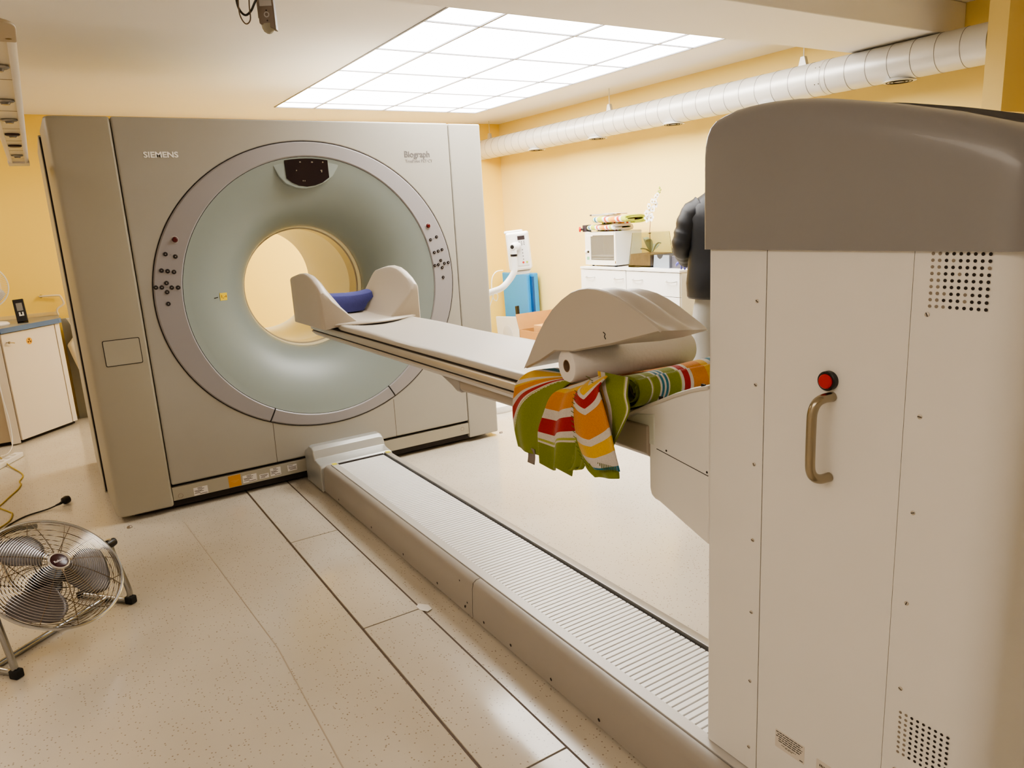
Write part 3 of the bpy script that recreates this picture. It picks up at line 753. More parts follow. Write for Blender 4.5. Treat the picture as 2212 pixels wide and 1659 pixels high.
# rolled part: stripes along the roll axis (U)
bandR = [(0, GR), (.09, WH), (.105, GR2), (.112, GR), (.165, WH), (.18, TEAL), (.20, WH), (.215, TEAL), (.235, WH), (.25, GR), (.34, GR2), (.35, WH), (.372, RD), (.425, WH), (.45, OR), (.58, YE), (.64, WH), (.68, TEAL), (.73, WH), (.78, GR)]
MR = stripe_material('blanket_roll_stripes', bandR, 0)
def rollP(u, v):
    x = 1.165+(1.56-1.165)*u
    a = 2*pi*v*2.15 + 2.2
    r = (.044-.010*v)*(1+.05*sin(3*a+u*5)) if v < .5 else (.040-.016*v)
    yc = 1.342-.01*u; zc = 1.016+.004*u
    return (x, yc+r*1.15*cos(a), zc+r*.92*sin(a))
obj('rolled_section', sheet(rollP, 30, 90), MR, bl, solid=.003, ang=80)
# flat layer under roll and wedge
bandF = [(0, GR), (.12, WH), (.18, RD), (.26, WH), (.32, OR), (.5, WH), (.56, YE), (.72, WH), (.8, TEAL), (.93, WH)]
MF = stripe_material('blanket_flat_stripes', bandF, 0)
def flatP(u, v):
    x = 1.10+.40*v; y = 1.375+.30*(u)
    if v < .05: return (1.112, y, 1.0)
    return (x, y, 1.0095+.003*sin(7*u+3*v)*sin(9*v)+.004*max(0, (1.14-x)/.04))
obj('flat_section', sheet(flatP, 20, 20), MF, bl, solid=.003, ang=80)
band1 = [(0, WH), (.03, TEAL), (.10, WH), (.14, YE), (.30, WH), (.37, YE), (.41, OR), (.54, WH), (.61, RD), (.73, WH), (.78, GR2), (.80, WH), (.815, GR)]
M1 = stripe_material('blanket_stripes', band1, 1)
def interp(P, t):
    n = len(P)-1; s = min(t*n, n-1e-6); i = int(s); q = s-i
    p0 = P[max(i-1, 0)]; p1 = P[i]; p2 = P[i+1]; p3 = P[min(i+2, n)]
    return tuple(.5*((2*b)+(-a+c)*q+(2*a-5*b+4*c-d)*q*q+(-a+3*b-3*c+d)*q**3) for a, b, c, d in zip(p0, p1, p2, p3))
def drape(L, Rt, xb, amp, uvf, nu=36, nv=36, ph=0., freq=2., m=M1, edge=.0):
    def P(u, v):
        a = interp(L, v); b = interp(Rt, v)
        y = a[0]+(b[0]-a[0])*u; z = a[1]+(b[1]-a[1])*u
        x = xb+(a[2] if len(a) > 2 else 0)*(1-u)+(b[2] if len(b) > 2 else 0)*u
        x += amp*v**.6*sin(2*pi*freq*u+ph)
        z += edge*v*v*sin(2*pi*freq*u+ph)
        return (x, y, z)
    return obj('hanging_fold', sheet(P, nu, nv, uvf), m, bl, solid=.004, ang=80)
# left fan, most of it the green underside towards the right
def uvA(u, v):
    g_ = .78*(1-u)**1.3+.05
    return (u, .815*v/g_ if v < g_ else .815+.185*(v-g_)/(1-g_))
drape([(1.62, 1.035, .06), (1.70, 1.020, .02), (1.745, .985, 0), (1.768, .945, 0), (1.780, .89, 0), (1.776, .833, 0), (1.762, .786, 0)],
      [(1.50, 1.03, .05), (1.515, 1.012, .01), (1.545, .975, 0), (1.575, .93, 0), (1.60, .88, 0), (1.605, .835, 0), (1.600, .785, 0)], 1.100, .006, uvA, ph=1.2, freq=1.5)
def uvB(u, v):
    w = v*1.0+.10*abs(u-.38)-.03
    w = .30+.70*w
    return (u, min(.999, max(0, w)))
drape([(1.51, 1.008, .03), (1.545, .985, 0), (1.585, .925, 0), (1.612, .87, 0), (1.612, .82, 0), (1.610, .772, 0)],
      [(1.37, 1.060, .02), (1.415, 1.01, 0), (1.440, .955, 0), (1.452, .905, 0), (1.468, .85, 0), (1.490, .780, 0)], 1.086, .014, uvB, ph=-.8, freq=1.3, edge=-.012)
# green tucked tongue between the folds
drape([(1.455, .90, 0), (1.475, .86, 0), (1.48, .82, 0), (1.50, .79, 0), (1.525, .776, 0)],
      [(1.415, .90, 0), (1.415, .87, 0), (1.418, .84, 0), (1.430, .81, 0), (1.455, .80, 0)], 1.094, .004, lambda u, v: (u, .9), nu=12, nv=12)
# front double fold
band2 = [(0, WH), (.05, YE), (.16, WH), (.20, RD), (.30, WH), (.36, OR), (.60, WH), (.67, YE), (.80, WH), (.93, TEAL), (.985, TEAL)]
M2 = stripe_material('blanket_front_stripes', band2, 1)
def uvC(u, v):
    w = v*.97+.16*(abs(u-.46)-.25)*(1-v)*1.6+.06*abs(u-.46)
    return (u, min(.999, max(0, w)))
# green under-layer showing below the front fold
drape([(1.43, .93, 0), (1.436, .90, 0), (1.425, .86, 0), (1.405, .82, 0), (1.372, .803, 0)],
      [(1.30, .93, 0), (1.300, .90, 0), (1.288, .87, 0), (1.280, .845, 0), (1.278, .826, 0)], 1.082, .005, lambda u, v: (u, .9), nu=20, nv=16, freq=1)
drape([(1.40, 1.045, .03), (1.418, 1.015, .0), (1.430, .975, 0), (1.430, .93, 0), (1.418, .885, 0), (1.395, .852, 0), (1.362, .836, 0)],
      [(1.330, 1.068, .03), (1.328, 1.045, 0), (1.315, 1.005, 0), (1.300, .965, 0), (1.288, .925, 0), (1.276, .885, 0), (1.264, .850, 0)], 1.066, .010, uvC, ph=2.6, freq=1., m=M2)
# green flap with stripe on the right
band3 = [(0, YE), (.10, WH), (.24, GR), (.86, GR2), (.90, WH), (.97, GR)]
M3 = stripe_material('blanket_flap_stripes', band3, 0)
drape([(1.395, 1.066, .03), (1.352, 1.040, .0), (1.333, .99, 0), (1.324, .945, 0), (1.318, .895, 0)],
      [(1.290, 1.064, .04), (1.252, 1.035, .0), (1.246, 1.0, 0), (1.272, .955, 0), (1.312, .895, 0)], 1.090, .006, lambda u, v: (u, v), freq=.5, m=M3)
# blanket stitch along the fold edges
M_st = mat('stitch_thread', (92, 104, 30), .9)
for k in range(16):
    bm = BM(); t = .08+.8*k/15; a = interp([(1.395, 1.066), (1.352, 1.040), (1.333, .99), (1.324, .945), (1.318, .895)], t)
    tube(bm, [(1.078, a[0]+.006, a[1]+.001), (1.080, a[0]-.007, a[1]-.002)], .0009, 5); obj('stitch', bm, M_st, bl, smooth=False)
for k in range(18):
    bm = BM(); t = .12+.80*k/17; a = interp([(1.40, 1.045), (1.418, 1.015), (1.430, .975), (1.430, .93), (1.418, .885), (1.395, .852), (1.362, .836)], t)
    tube(bm, [(1.058, a[0]-.002, a[1]), (1.056, a[0]-.015, a[1]-.002)], .0009, 5); obj('stitch', bm, M_st, bl, smooth=False)
for k in range(16):
    bm = BM(); u = k/15; tube(bm, [(1.060, 1.362-.098*u, .842+.009*u), (1.058, 1.361-.098*u, .856+.009*u)], .0009, 5); obj('stitch', bm, M_st, bl, smooth=False)
ct = obj('care_tag', sheet(lambda u, v: (1.097+.003*sin(3*v), 1.700-.036*u+.004*v, .802-.048*v), 4, 6), mat('grey_tag', (128, 118, 110), .6), bl, solid=.001); ct['label'] = 'grey fabric care tag'

# ------------------------------------------------------------------ FLOOR BITS
tp = obj('tape_piece', prism(BM(), [(1.004, 2.372), (1.022, 2.345), (1.044, 2.352), (1.046, 2.388), (1.018, 2.420), (1.002, 2.404)], 'z', .0036, .0056), mat('white_tape', (226, 220, 210), .6), None)
tag(tp, 'torn scrap of white tape on the floor cover beside the rail', 'tape')
for (x, y, lab) in ((.16, 4.07, 'small domed floor bolt cap by the near left corner of the scanner'), (2.49, 4.187, 'small domed floor bolt cap by the right corner of the scanner')):
    b_ = obj('bolt_cap', lathe(BM(), (x, y, 0), (0,0,1), [(.013, 0), (.013, .004), (.008, .010), (.003, .011)], 16), mat('bolt_grey', (150, 138, 124), .35, metal=.4), None)
    tag(b_, lab, 'bolt cap', 'floor bolt caps')

# ------------------------------------------------------------------ VENTILATION DUCT
DX, DZ, DR = 4.205, 2.174, .100
du = thing('ventilation_duct', 'long round white spiral-seamed ventilation duct hung along the right wall', 'air duct', (DX, 4.6, DZ-DR))
prof = [(DR, 0)]; ridge = []
for k in range(39):
    y = .125+.1285*k
    prof += [(DR, y-.0016), (DR+.0016, y-.0008), (DR+.0016, y+.0008), (DR, y+.0016)]
prof.append((DR, 5.145))
dp = obj('duct_pipe', lathe(BM(), (DX, 2.0, DZ), (0,1,0), prof, 48), [M_duct, mat('duct_seam_grey', (132, 130, 128), .5, metal=.2)], du)
for p_ in dp.data.polygons:
    if p_.area < .003*.02: p_.material_index = 1
obj('duct_coupling', lathe(BM(), (DX, 2.93, DZ), (0,1,0), [(DR+.002, 0), (DR+.0025, .004), (DR+.0025, .036), (DR+.002, .04)], 48), M_duct, du)
bm = BM()
for y in (2.937, 2.963):
    for a in (150, 205): disc(bm, (DX+(DR+.003)*cos(R(a)), y, DZ+(DR+.003)*sin(R(a))), (cos(R(a)),0,sin(R(a))), .0035, 8)
obj('coupling_rivets', bm, M_dark, du, smooth=False)
for y in (3.114, 4.98, 6.93):
    h_ = obj('duct_hanger', prism(BM(), [(y-.030, DZ+DR-.004), (y+.030, DZ+DR-.004), (y+.014, DZ+DR+.052), (y-.014, DZ+DR+.052)], 'x', DX-.014, DX+.014), mat('hanger_galvanised', (190, 186, 178), .4, metal=.5), du, bevel=.003)
    obj('hanger_rod', tube(BM(), [(DX, y, DZ+DR+.05), (DX, y, HC)], .003, 8), mat('hanger_galvanised', (190, 186, 178), .4, metal=.5), h_)
for y in (2.489, 3.35, 4.243, 5.15, 6.075):
    ov = obj('duct_outlet', lathe(BM(), (DX+.0, y, DZ-DR+.014), (0,0,-1), [(.062, 0), (.076, .010), (.088, .016), (.088, .018), (.082, .019)], 32), M_duct, du)
    bm = BM()
    for rr in (.030, .048, .066): torus(bm, (DX, y, DZ-DR-.005), (0,0,1), rr, .003, 32, 5)
    obj('outlet_slots', bm, M_dark, ov, smooth=False)

# ------------------------------------------------------------------ DRAWER UNITS
DF, DT = 3.952, 1.002
def drawer_unit(y0, y1, label, print_=False):
    t = thing('drawer_unit', label, 'drawer unit', ((DF+4.45)/2, (y0+y1)/2, 0), group='white drawer units on the right wall')
    bm = BM()
    box(bm, DF+.018, 4.45, y0, y0+.018, .06, DT-.018); box(bm, DF+.018, 4.45, y1-.018, y1, .06, DT-.018)
    box(bm, 4.435, 4.45, y0+.018, y1-.018, .06, DT-.018); box(bm, DF+.018, 4.435, y0+.018, y1-.018, .06, .08)
    obj('carcass', bm, M_white_lam, t, smooth=False)
    obj('top_board', box(BM(), DF-.006, 4.452, y0-.004, y1-.001, DT-.018, DT), M_white_lam, t, bevel=.002)
    obj('plinth', box(BM(), DF+.05, 4.44, y0+.01, y1-.01, 0, .06), M_white_lam, t, smooth=False)
    for k in range(5):
        z1 = DT-.022-.182*k; z0 = z1-.178
        if z0 < .07: z0 = .07
        dr = obj('drawer', box(BM(), DF, DF+.40, y0+.003, y1-.003, z0, z1), M_white_lam, t, bevel=.0015, seg=1)
        for yc in (y0+.082+.0, y1-.14):
            zc = z1-.062
            hp = smooth_path([(DF, yc-.052, zc), (DF-.020, yc-.046, zc-.003), (DF-.027, yc-.02, zc-.006), (DF-.027, yc+.02, zc-.006), (DF-.020, yc+.046, zc-.003), (DF, yc+.052, zc)], 4)
            obj('drawer_handle', tube(BM(), hp, .0042, 8), mat('satin_handle', (196, 194, 190), .3, metal=.5), dr)
        if print_ and k == 1:
            obj('drawer_note', text_bm('ROLLS', .022, FX(DF-.0006, y0+.345, z1-.034), .0002, 0, 1.1, 1.1), mat('pencil_grey', (120, 118, 114), .6), dr, smooth=False)
    return t
drawer_unit(4.529, 5.118, 'white drawer unit farther along the wall, under the small glass-door cabinet')
drawer_unit(3.930, 4.524, 'white drawer unit nearer the person, under the glass vase and grey box')

# small glass-door cabinet
gc = thing('glass_door_cabinet', 'small cream cabinet with a glass door standing on the drawer units', 'small cabinet', (4.15, 4.90, DT))
gx0, gx1, gy0, gy1, gz0, gz1 = 4.01, 4.30, 4.715, 5.118, 1.014, 1.290
M_oven = mat('cabinet_cream', (226, 220, 208), .4); M_ovenin = mat('cabinet_inner', (196, 186, 174), .5)
bm = BM()
box(bm, gx0+.012, gx1, gy0, gy0+.008, gz0, gz1); box(bm, gx0+.012, gx1, gy1-.008, gy1, gz0, gz1)
box(bm, gx0+.012, gx1, gy0+.008, gy1-.008, gz1-.008, gz1); box(bm, gx0+.012, gx1, gy0+.008, gy1-.008, gz0, gz0+.008)
box(bm, gx1-.008, gx1, gy0+.008, gy1-.008, gz0+.008, gz1-.008)
obj('shell', bm, mat('cabinet_shell', (214, 214, 212), .4), gc, bevel=.002)
obj('inner_back', box(BM(), gx0+.20, gx0+.205, gy0+.012, gy1-.012, gz0+.012, gz1-.012), M_ovenin, gc, smooth=False)
for z in (1.085, 1.062): obj('shelf', box(BM(), gx0+.03, gx0+.19, gy0+.012, gy1-.012, z, z+.005), M_white, gc, smooth=False)
dr = bpy.data.objects.new('x', None); bpy.data.objects.remove(dr)
bm = BM()
box(bm, gx0, gx0+.012, gy0, gy0+.020, gz0, gz1); box(bm, gx0, gx0+.012, gy1-.075, gy1, gz0, gz1)
box(bm, gx0, gx0+.012, gy0+.020, gy1-.075, gz1-.028, gz1); box(bm, gx0, gx0+.012, gy0+.020, gy1-.075, gz0, gz0+.040)
dr = obj('door_frame', bm, M_oven, gc, bevel=.0015)
obj('door_glass', box(BM(), gx0+.004, gx0+.008, gy0+.018, gy1-.073, gz0+.038, gz1-.026), mat('door_glass', (225, 225, 220), .04, trans=.9), dr, smooth=False)
obj('lock_knob', lathe(BM(), (gx0, gy1-.02, 1.128), (-1,0,0), [(.012, 0), (.012, .008), (.010, .014)], 16), mat('white_knob', (240,238,232), .3), dr)
obj('lock_spindle', lathe(BM(), (gx0, gy1-.045, 1.124), (-1,0,0), [(.010, 0), (.010, .006)], 14), M_black, dr)
obj('door_label', box(BM(), gx0-.001, gx0, gy1-.055, gy1-.022, 1.055, 1.082), mat('green_label', (120, 168, 130), .5), dr, smooth=False)
obj('door_tape', box(BM(), gx0-.001, gx0, gy1-.105, gy1-.025, 1.254, 1.264), mat('label_strip', (240, 236, 226), .5), dr, smooth=False)
for x in (gx0+.03, gx1-.03):
    for y in (gy0+.03, gy1-.07): obj('foot', lathe(BM(), (x, y, DT), (0,0,1), [(.010, 0), (.009, .0125)], 12), M_rubber, gc)
obj('hinge', box(BM(), gx0-.003, gx0+.006, gy0+.001, gy0+.007, 1.03, 1.05), M_steel, gc, smooth=False)

# emergency stop box beside the cabinet top
es = thing('stop_switch_box', 'small dark switch box with a red mushroom button at the cabinet\'s far top corner', 'switch', (4.06, 5.16, 1.292))
obj('housing', box(BM(), 4.03, 4.09, 5.125, 5.175, 1.292, 1.350), mat('dark_box', (58, 52, 58), .4), es, bevel=.004)
obj('bracket', box(BM(), 4.035, 4.085, 5.112, 5.168, 1.2902, 1.2935), M_white, es, bevel=.001)
obj('stem', lathe(BM(), (4.03, 5.165, 1.315), (-.8,.6,0), [(.010, 0), (.010, .022)], 12), M_black, es)
obj('mushroom_button', lathe(BM(), (4.03-.014, 5.165+.0105, 1.315), (-.8,.6,0), [(.012, 0), (.022, .004), (.022, .014), (.016, .019)], 20), M_red, es)

# folded striped towels
LG = (190, 198, 70); WH = (236, 232, 226); YE = (238, 190, 60); OR = (232, 150, 50); RD = (206, 70, 44)
bT = [(0, WH), (.05, LG), (.14, WH), (.19, RD), (.25, WH), (.30, OR), (.42, YE), (.50, WH), (.58, RD), (.64, WH), (.70, LG), (.84, WH), (.88, TEAL), (.93, WH), (.96, LG)]
def folded_towel(nm, label, yc, y_len, x0, x1, z0, h, bands, turns=2, spiral=True, rotz=0.):
    """flattened roll, axis along Y (stripes across Y)"""
    M = stripe_material(nm+'_stripes', bands, 0)
    w = (x1-x0)/2; cx_ = (x0+x1)/2
    def P(u, v):
        y = yc-y_len/2+y_len*u; a = 2*pi*turns*v - pi/2
        k = 1-.80*v if spiral else 1
        ww, hh = w*(1-.25*v), h/2*k
        c_, s__ = cos(a), sin(a)
        x = cx_+ww*(abs(c_)**.45)*(1 if c_ > 0 else -1); z = z0+h/2+hh*(abs(s__)**.7)*(1 if s__ > 0 else -1)
        return (x+.004*sin(12*u), y+.006*sin(3*a), z+.003*sin(9*u+v*3)*(s__ > 0))
    o = obj('folded_towel', sheet(P, 24, 26*turns), M, None, solid=.012, ang=80)
    tag(o, label, 'towel', 'striped towels on the small cabinet'); return o
folded_towel('lower_towel', 'lower folded striped towel, flat on top of the small glass-door cabinet', 4.955, .335, 4.035, 4.27, 1.298, .050, bT)
folded_towel('upper_towel', 'upper rolled striped towel with a green spiral end overhanging the small cabinet', 4.83, .42, 4.03, 4.26, 1.358, .060, [(0, LG), (.13, WH)]+bT[3:])
pk = thing('flat_packet', 'grey and white flat packet lying on top of the folded towels', 'packet', (4.14, 4.98, 1.418))
obj('packet_body', box(BM(), 4.06, 4.20, 4.86, 5.08, 1.424, 1.436), mat('packet_grey', (176, 172, 166), .5), pk, bevel=.003)
obj('packet_end', box(BM(), 4.058, 4.202, 5.08, 5.105, 1.423, 1.437), mat('packet_dark', (84, 80, 78), .5), pk, bevel=.003)
pk = thing('printed_leaflet', 'stiff pale leaflet propped on the packet above the folded towels', 'leaflet', (4.16, 4.88, 1.431))
bm = BM(); prism(bm, [(4.80, 1.4345), (4.98, 1.4395), (4.98, 1.442), (4.80, 1.437)], 'x', 4.10, 4.22)
obj('leaflet_sheet', bm, mat('leaflet_white', (220, 218, 214), .6), pk, smooth=False)
obj('leaflet_edge', prism(BM(), [(4.80, 1.430), (4.825, 1.430), (4.82, 1.435), (4.80, 1.4345)], 'x', 4.10, 4.22), mat('leaflet_brown', (150, 124, 90), .6), pk, smooth=False)

# glass vase with orchid
vs = thing('glass_vase', 'clear tapered square glass vase holding brown bark on the drawer unit', 'vase', (4.16, 4.455, DT))
def frust(bm, cx_, cy_, b, t_, z0, z1):
    return loft(bm, [[(cx_-b[0], cy_-b[1], z0), (cx_+b[0], cy_-b[1], z0), (cx_+b[0], cy_+b[1], z0), (cx_-b[0], cy_+b[1], z0)], [(cx_-t_[0], cy_-t_[1], z1), (cx_+t_[0], cy_-t_[1], z1), (cx_+t_[0], cy_+t_[1], z1), (cx_-t_[0], cy_+t_[1], z1)]])
M_glass = mat('clear_glass', (228, 232, 224), .03, trans=1., spec=.5)
bm = BM()
def fr_ring(b, z): return [(4.16-b, 4.455-b, z), (4.16+b, 4.455-b, z), (4.16+b, 4.455+b, z), (4.16-b, 4.455+b, z)]
loft(bm, [fr_ring(.130, DT), fr_ring(.104, 1.275), fr_ring(.101, 1.275), fr_ring(.125, DT+.016)], True, True)
obj('glass_walls', bm, M_glass, vs, smooth=False)
obj('bark_fill', frust(BM(), 4.16, 4.455, (.122, .122), (.114, .114), DT+.018, 1.108), mat('bark', (140, 112, 92), .9, noise=.5, nscale=40, bump=.6, bscale=50), vs, smooth=False)
oc = thing('white_orchid', 'tall white orchid with grey-green leaves standing in the glass vase', 'orchid', (4.15, 4.44, 1.109))
stem = smooth_path([(4.15, 4.44, 1.10), (4.15, 4.452, 1.20), (4.15, 4.457, 1.27), (4.15, 4.449, 1.34), (4.15, 4.440, 1.40), (4.15, 4.415, 1.46), (4.15, 4.385, 1.52), (4.15, 4.35, 1.57), (4.15, 4.335, 1.61)], 5)
obj('stem', tube(BM(), stem, [.0032-.0016*i/len(stem) for i in range(len(stem))], 8), mat('orchid_stem', (150, 112, 96), .6), oc)
M_leaf = mat('orchid_leaf', (112, 130, 112), .5, noise=.1, nscale=20)
for a, L_, w, up in ((200, .11, .035, .10), (20, .12, .04, .05), (90, .10, .035, .11), (300, .09, .03, .07), (150, .10, .032, .03)):
    def LP(u, v, a=R(a), L_=L_, w=w, up=up):
        s = (v-.5)*2*w*sin(pi*min(.97, u*.93+.06))**.8; d = .012+L_*u*.75
        z = 1.115+up*sin(u*pi*.62)+.10*abs(v-.5)*w*6
        return (4.15+d*cos(a)-s*sin(a), 4.44+d*sin(a)+s*cos(a), z)
    obj('leaf', sheet(LP, 10, 6), M_leaf, oc, solid=.002, ang=80)
obj('support_clip', lathe(BM(), (4.15, 4.457, 1.262), (0,0,1), [(.010, 0), (.011, .006), (.008, .010)], 12), M_black, oc)
M_petal = mat('orchid_petal', (246, 244, 242), .5, emit=.0)
M_bud = mat('orchid_bud', (176, 190, 86), .5)
def blossom(c, s, tilt):
    bm = BM()
    for k in range(5):
        a = 2*pi*k/5+tilt; wd_ = .55 if k % 2 else .42
        pts = []
        for i in range(9):
            t = 2*pi*i/8; pts.append((.55+.5*cos(t), wd_*sin(t)*.9))
        vs_ = [bm.verts.new((c[0]-.004-.006*((px-.55)**2), c[1]+s*(px*cos(a)-py*sin(a)), c[2]+s*(px*sin(a)+py*cos(a)))) for px, py in pts[:-1]]
        bm.faces.new(vs_)
    o = obj('blossom', bm, M_petal, oc, solid=.001, smooth=False)
    obj('blossom_centre', lathe(BM(), (c[0]-.006, c[1], c[2]), (-1,0,0), [(.005, 0), (.006, .006), (.002, .010)], 8), mat('orchid_yellow', (236, 206, 120), .6), o)
for i, (y, z, s) in enumerate(((4.478, 1.385, .027), (4.422, 1.392, .026), (4.460, 1.425, .020), (4.452, 1.450, .018), (4.400, 1.455, .020), (4.430, 1.480, .017), (4.380, 1.490, .022), (4.405, 1.515, .017), (4.362, 1.512, .016), (4.378, 1.545, .016), (4.345, 1.560, .014))):
    blossom((4.15-.012*(i % 3), y, z), s*1.3, i*.7)
for y, z in ((4.335, 1.578), (4.350, 1.585), (4.325, 1.596), (4.336, 1.612)):
    obj('bud', lathe(BM(), (4.148, y, z-.008), (0,.2,1), [(.002, 0), (.008, .006), (.007, .012), (.001, .020)], 10), M_bud, oc)
# grey box, papers
gb = thing('grey_file_box', 'blue-grey plastic box with a notched front lying on the drawer unit', 'storage box', (4.20, 4.23, DT))
obj('box_front', prism(BM(), [(4.325, DT), (4.15, DT), (4.15, 1.102), (4.215, 1.102), (4.228, 1.080), (4.252, 1.070), (4.276, 1.080), (4.288, 1.102), (4.315, 1.102)], 'x', 4.06, 4.066), mat('box_blue_grey', (140, 148, 158), .4), gb, bevel=.001)
bm = BM(); box(bm, 4.066, 4.34, 4.150, 4.155, DT, 1.102); box(bm, 4.066, 4.34, 4.316, 4.321, DT, 1.102); box(bm, 4.334, 4.34, 4.155, 4.316, DT, 1.102); box(bm, 4.066, 4.334, 4.155, 4.316, DT, DT+.006)
obj('box_body', bm, mat('box_dark_grey', (104, 106, 114), .4), gb, smooth=False)
gb = tag(obj('dark_document_tray', box(BM(), 4.08, 4.36, 4.02, 4.145, DT, 1.095), mat('tray_dark', (86, 84, 92), .45), None, bevel=.003), 'dark grey document tray beside the notched blue-grey box', 'tray')
pp = obj('loose_paper', prism(BM(), [(3.975, 4.44), (4.055, 4.43), (4.055, 4.25), (3.985, 4.23)], 'z', DT+.0005, DT+.003), mat('paper_white', (244, 243, 240), .7), None, smooth=False)
tag(pp, 'white paper sheets at the front edge of the drawer unit top', 'paper')

# ------------------------------------------------------------------ INJECTOR (white monitor head on an arm)
ij = thing('contrast_injector', 'white injector head with a small display on a curved arm and floor stand', 'injector', (2.80, 4.80, 0))
IY = 4.80
# head built around its own centre
hc = Vector((3.115, IY, 1.205))
Mh = Matrix.Translation(hc) @ Matrix.Rotation(R(-38), 4, 'Z') @ Matrix.Rotation(R(-4), 4, 'Y')
def hobj(nm, bm, m, par=ij, **k):
    bm.transform(Mh); return obj(nm, bm, m, par, **k)
bm = BM(); box(bm, -.085, .085, -.07, .07, -.155, .135); hd = hobj('head_housing', bm, M_white, bevel=.018, seg=3)
bm = BM(); box(bm, -.095, .04, -.05, .08, .128, .150); hobj('head_lid', bm, M_white, bevel=.009, seg=3)
bm = BM(); prism(bm, [(-.075, -.158), (.075, -.158), (.06, -.185), (-.055, -.185)], 'y', -.05, .05); hobj('head_base', bm, mat('translucent_white', (220, 220, 220), .3), bevel=.004)
bm = BM(); box(bm, -.01, .075, -.0735, -.068, -.12, .12); cpn = hobj('keypad_panel', bm, mat('keypad_white', (228, 226, 224), .4), bevel=.004)
bm = BM(); box(bm, .005, .060, -.0755, -.073, .075, .105)
o_ = hobj('display', bm, mat('lcd_dark', (52, 44, 46), .25)); 
bm = BM()
for i in range(3):
    for j in range(3): box(bm, .010+.018*i, .020+.018*i, -.0745, -.073, .034+.012*j, .040+.012*j)
for j in range(5): box(bm, .030, .037, -.0745, -.073, -.10+.024*j, -.092+.024*j)
hobj('keypad_print', bm, mat('key_print', (110, 106, 104), .5), smooth=False)
for x, nm, c in ((.030, 'red_key', (190, 50, 40)), (.058, 'green_key', (176, 196, 60))):
    bm = lathe(BM(), (x, -.073, -.095), (0,-1,0), [(.008, 0), (.008, .003)], 14); hobj(nm, bm, mat(nm, c, .4))
M_arm = mat('arm_white', (232, 230, 228), .3)
jx, jz = 2.985, 1.235
obj('pivot_joint', lathe(BM(), (3.06, IY-.06, jz), (-.8,-.6,0), [(.034, 0), (.034, .055), (.026, .06), (.026, .10), (.022, .105)], 24), M_arm, ij)
o_ = obj('joint_screw', lathe(BM(), (3.06-.8*.104, IY-.06-.6*.104, jz), (-.8,-.6,0), [(.016, 0), (.014, .003)], 18), M_black, ij)
ax_, ay_ = 3.06-.8*.078, IY-.06-.6*.078
pth = smooth_path([(ax_, ay_, jz), (ax_, ay_, 1.19), (ax_, ay_, 1.10), (ax_-.005, ay_, 1.05), (ax_-.04, ay_+.02, .99), (ax_-.10, ay_+.04, .935), (2.84, 4.82, .90), (2.78, 4.84, .87), (2.74, 4.85, .82), (2.735, 4.85, .7), (2.735, 4.85, .3), (2.735, 4.85, .05)], 5)
obj('arm_tube', tube(BM(), pth, .024, 16), M_arm, ij)
obj('arm_ring', lathe(BM(), (ax_, ay_, 1.165), (0,0,1), [(.0262, 0), (.0262, .016)], 20), M_black, ij)
obj('floor_base', lathe(BM(), (2.79, 4.86, 0), (0,0,1), [(.24, 0), (.245, .012), (.235, .05), (.10, .07), (.04, .075)], 40), M_white, ij, ang=40)
cb = smooth_path([(2.96, 4.80, 1.06), (2.90, 4.80, 1.055), (2.86, 4.80, 1.01), (2.85, 4.80, .93), (2.86, 4.80, .86), (2.885, 4.80, .835), (2.90, 4.80, .86), (2.895, 4.80, .885), (2.87, 4.80, .89), (2.85, 4.81, .84), (2.80, 4.84, .7)], 6)
obj('signal_cable', tube(BM(), cb, .0035, 8), M_white, ij)

# ------------------------------------------------------------------ LEANING MATS, PANEL, BOXES
mtb = thing('blue_mat', 'tall folded bright blue mat leaning upright in the back right corner', 'mat', (4.36, 6.72, 0))
M_bl = mat('blue_vinyl', (36, 140, 206), .35, noise=.05, nscale=6, bump=.5, bscale=12)
def slab(nm, pts, x0, x1, m, par, **k): return obj(nm, prism(BM(), pts, 'x', x0, x1), m, par, **k)
slab('mat_panel', [(6.48, .0), (6.96, .0), (7.00, .862), (6.50, .855)], 4.300, 4.345, M_bl, mtb, bevel=.012, seg=3)
slab('mat_panel', [(6.43, .0), (6.93, .0), (6.97, .858), (6.455, .866)], 4.355, 4.415, M_bl, mtb, bevel=.014, seg=3)
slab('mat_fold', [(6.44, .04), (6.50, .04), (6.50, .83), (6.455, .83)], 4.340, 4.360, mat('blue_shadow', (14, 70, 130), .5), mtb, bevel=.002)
pn = thing('grey_case_panel', 'pale grey plastic panel with a rounded recess leaning in front of the blue mat', 'panel', (4.15, 6.6, 0))
slab('panel_board', [(6.44, 0), (6.86, 0), (6.90, .395), (6.395, .432)], 4.125, 4.165, mat('panel_pale_grey', (206, 208, 210), .35), pn, bevel=.008)
obj('panel_recess', lathe(BM(), (4.1245, 6.66, .22), (-1,0,0), [(.10, -.004), (.10, .001), (.094, .003)], 28), mat('panel_recess_grey', (186, 188, 192), .35), pn)
bt = thing('black_tool_handle', 'short black handle standing up behind the pale grey panel', 'handle', (4.20, 6.56, 0))
slab('grip', [(6.53, .30), (6.565, .30), (6.590, .525), (6.545, .532)], 4.185, 4.215, M_black, bt, bevel=.006)
slab('shaft', [(6.535, 0), (6.555, 0), (6.560, .30), (6.540, .30)], 4.195, 4.205, M_black, bt, bevel=.003)
obj('rivet', lathe(BM(), (4.185, 6.556, .42), (-1,0,0), [(.006, 0), (.005, .002)], 12), M_white, bt)
M_card = mat('cardboard', (178, 132, 76), .85, noise=.08, nscale=20); M_card2 = mat('cardboard_pale', (200, 154, 96), .85, noise=.06, nscale=20)
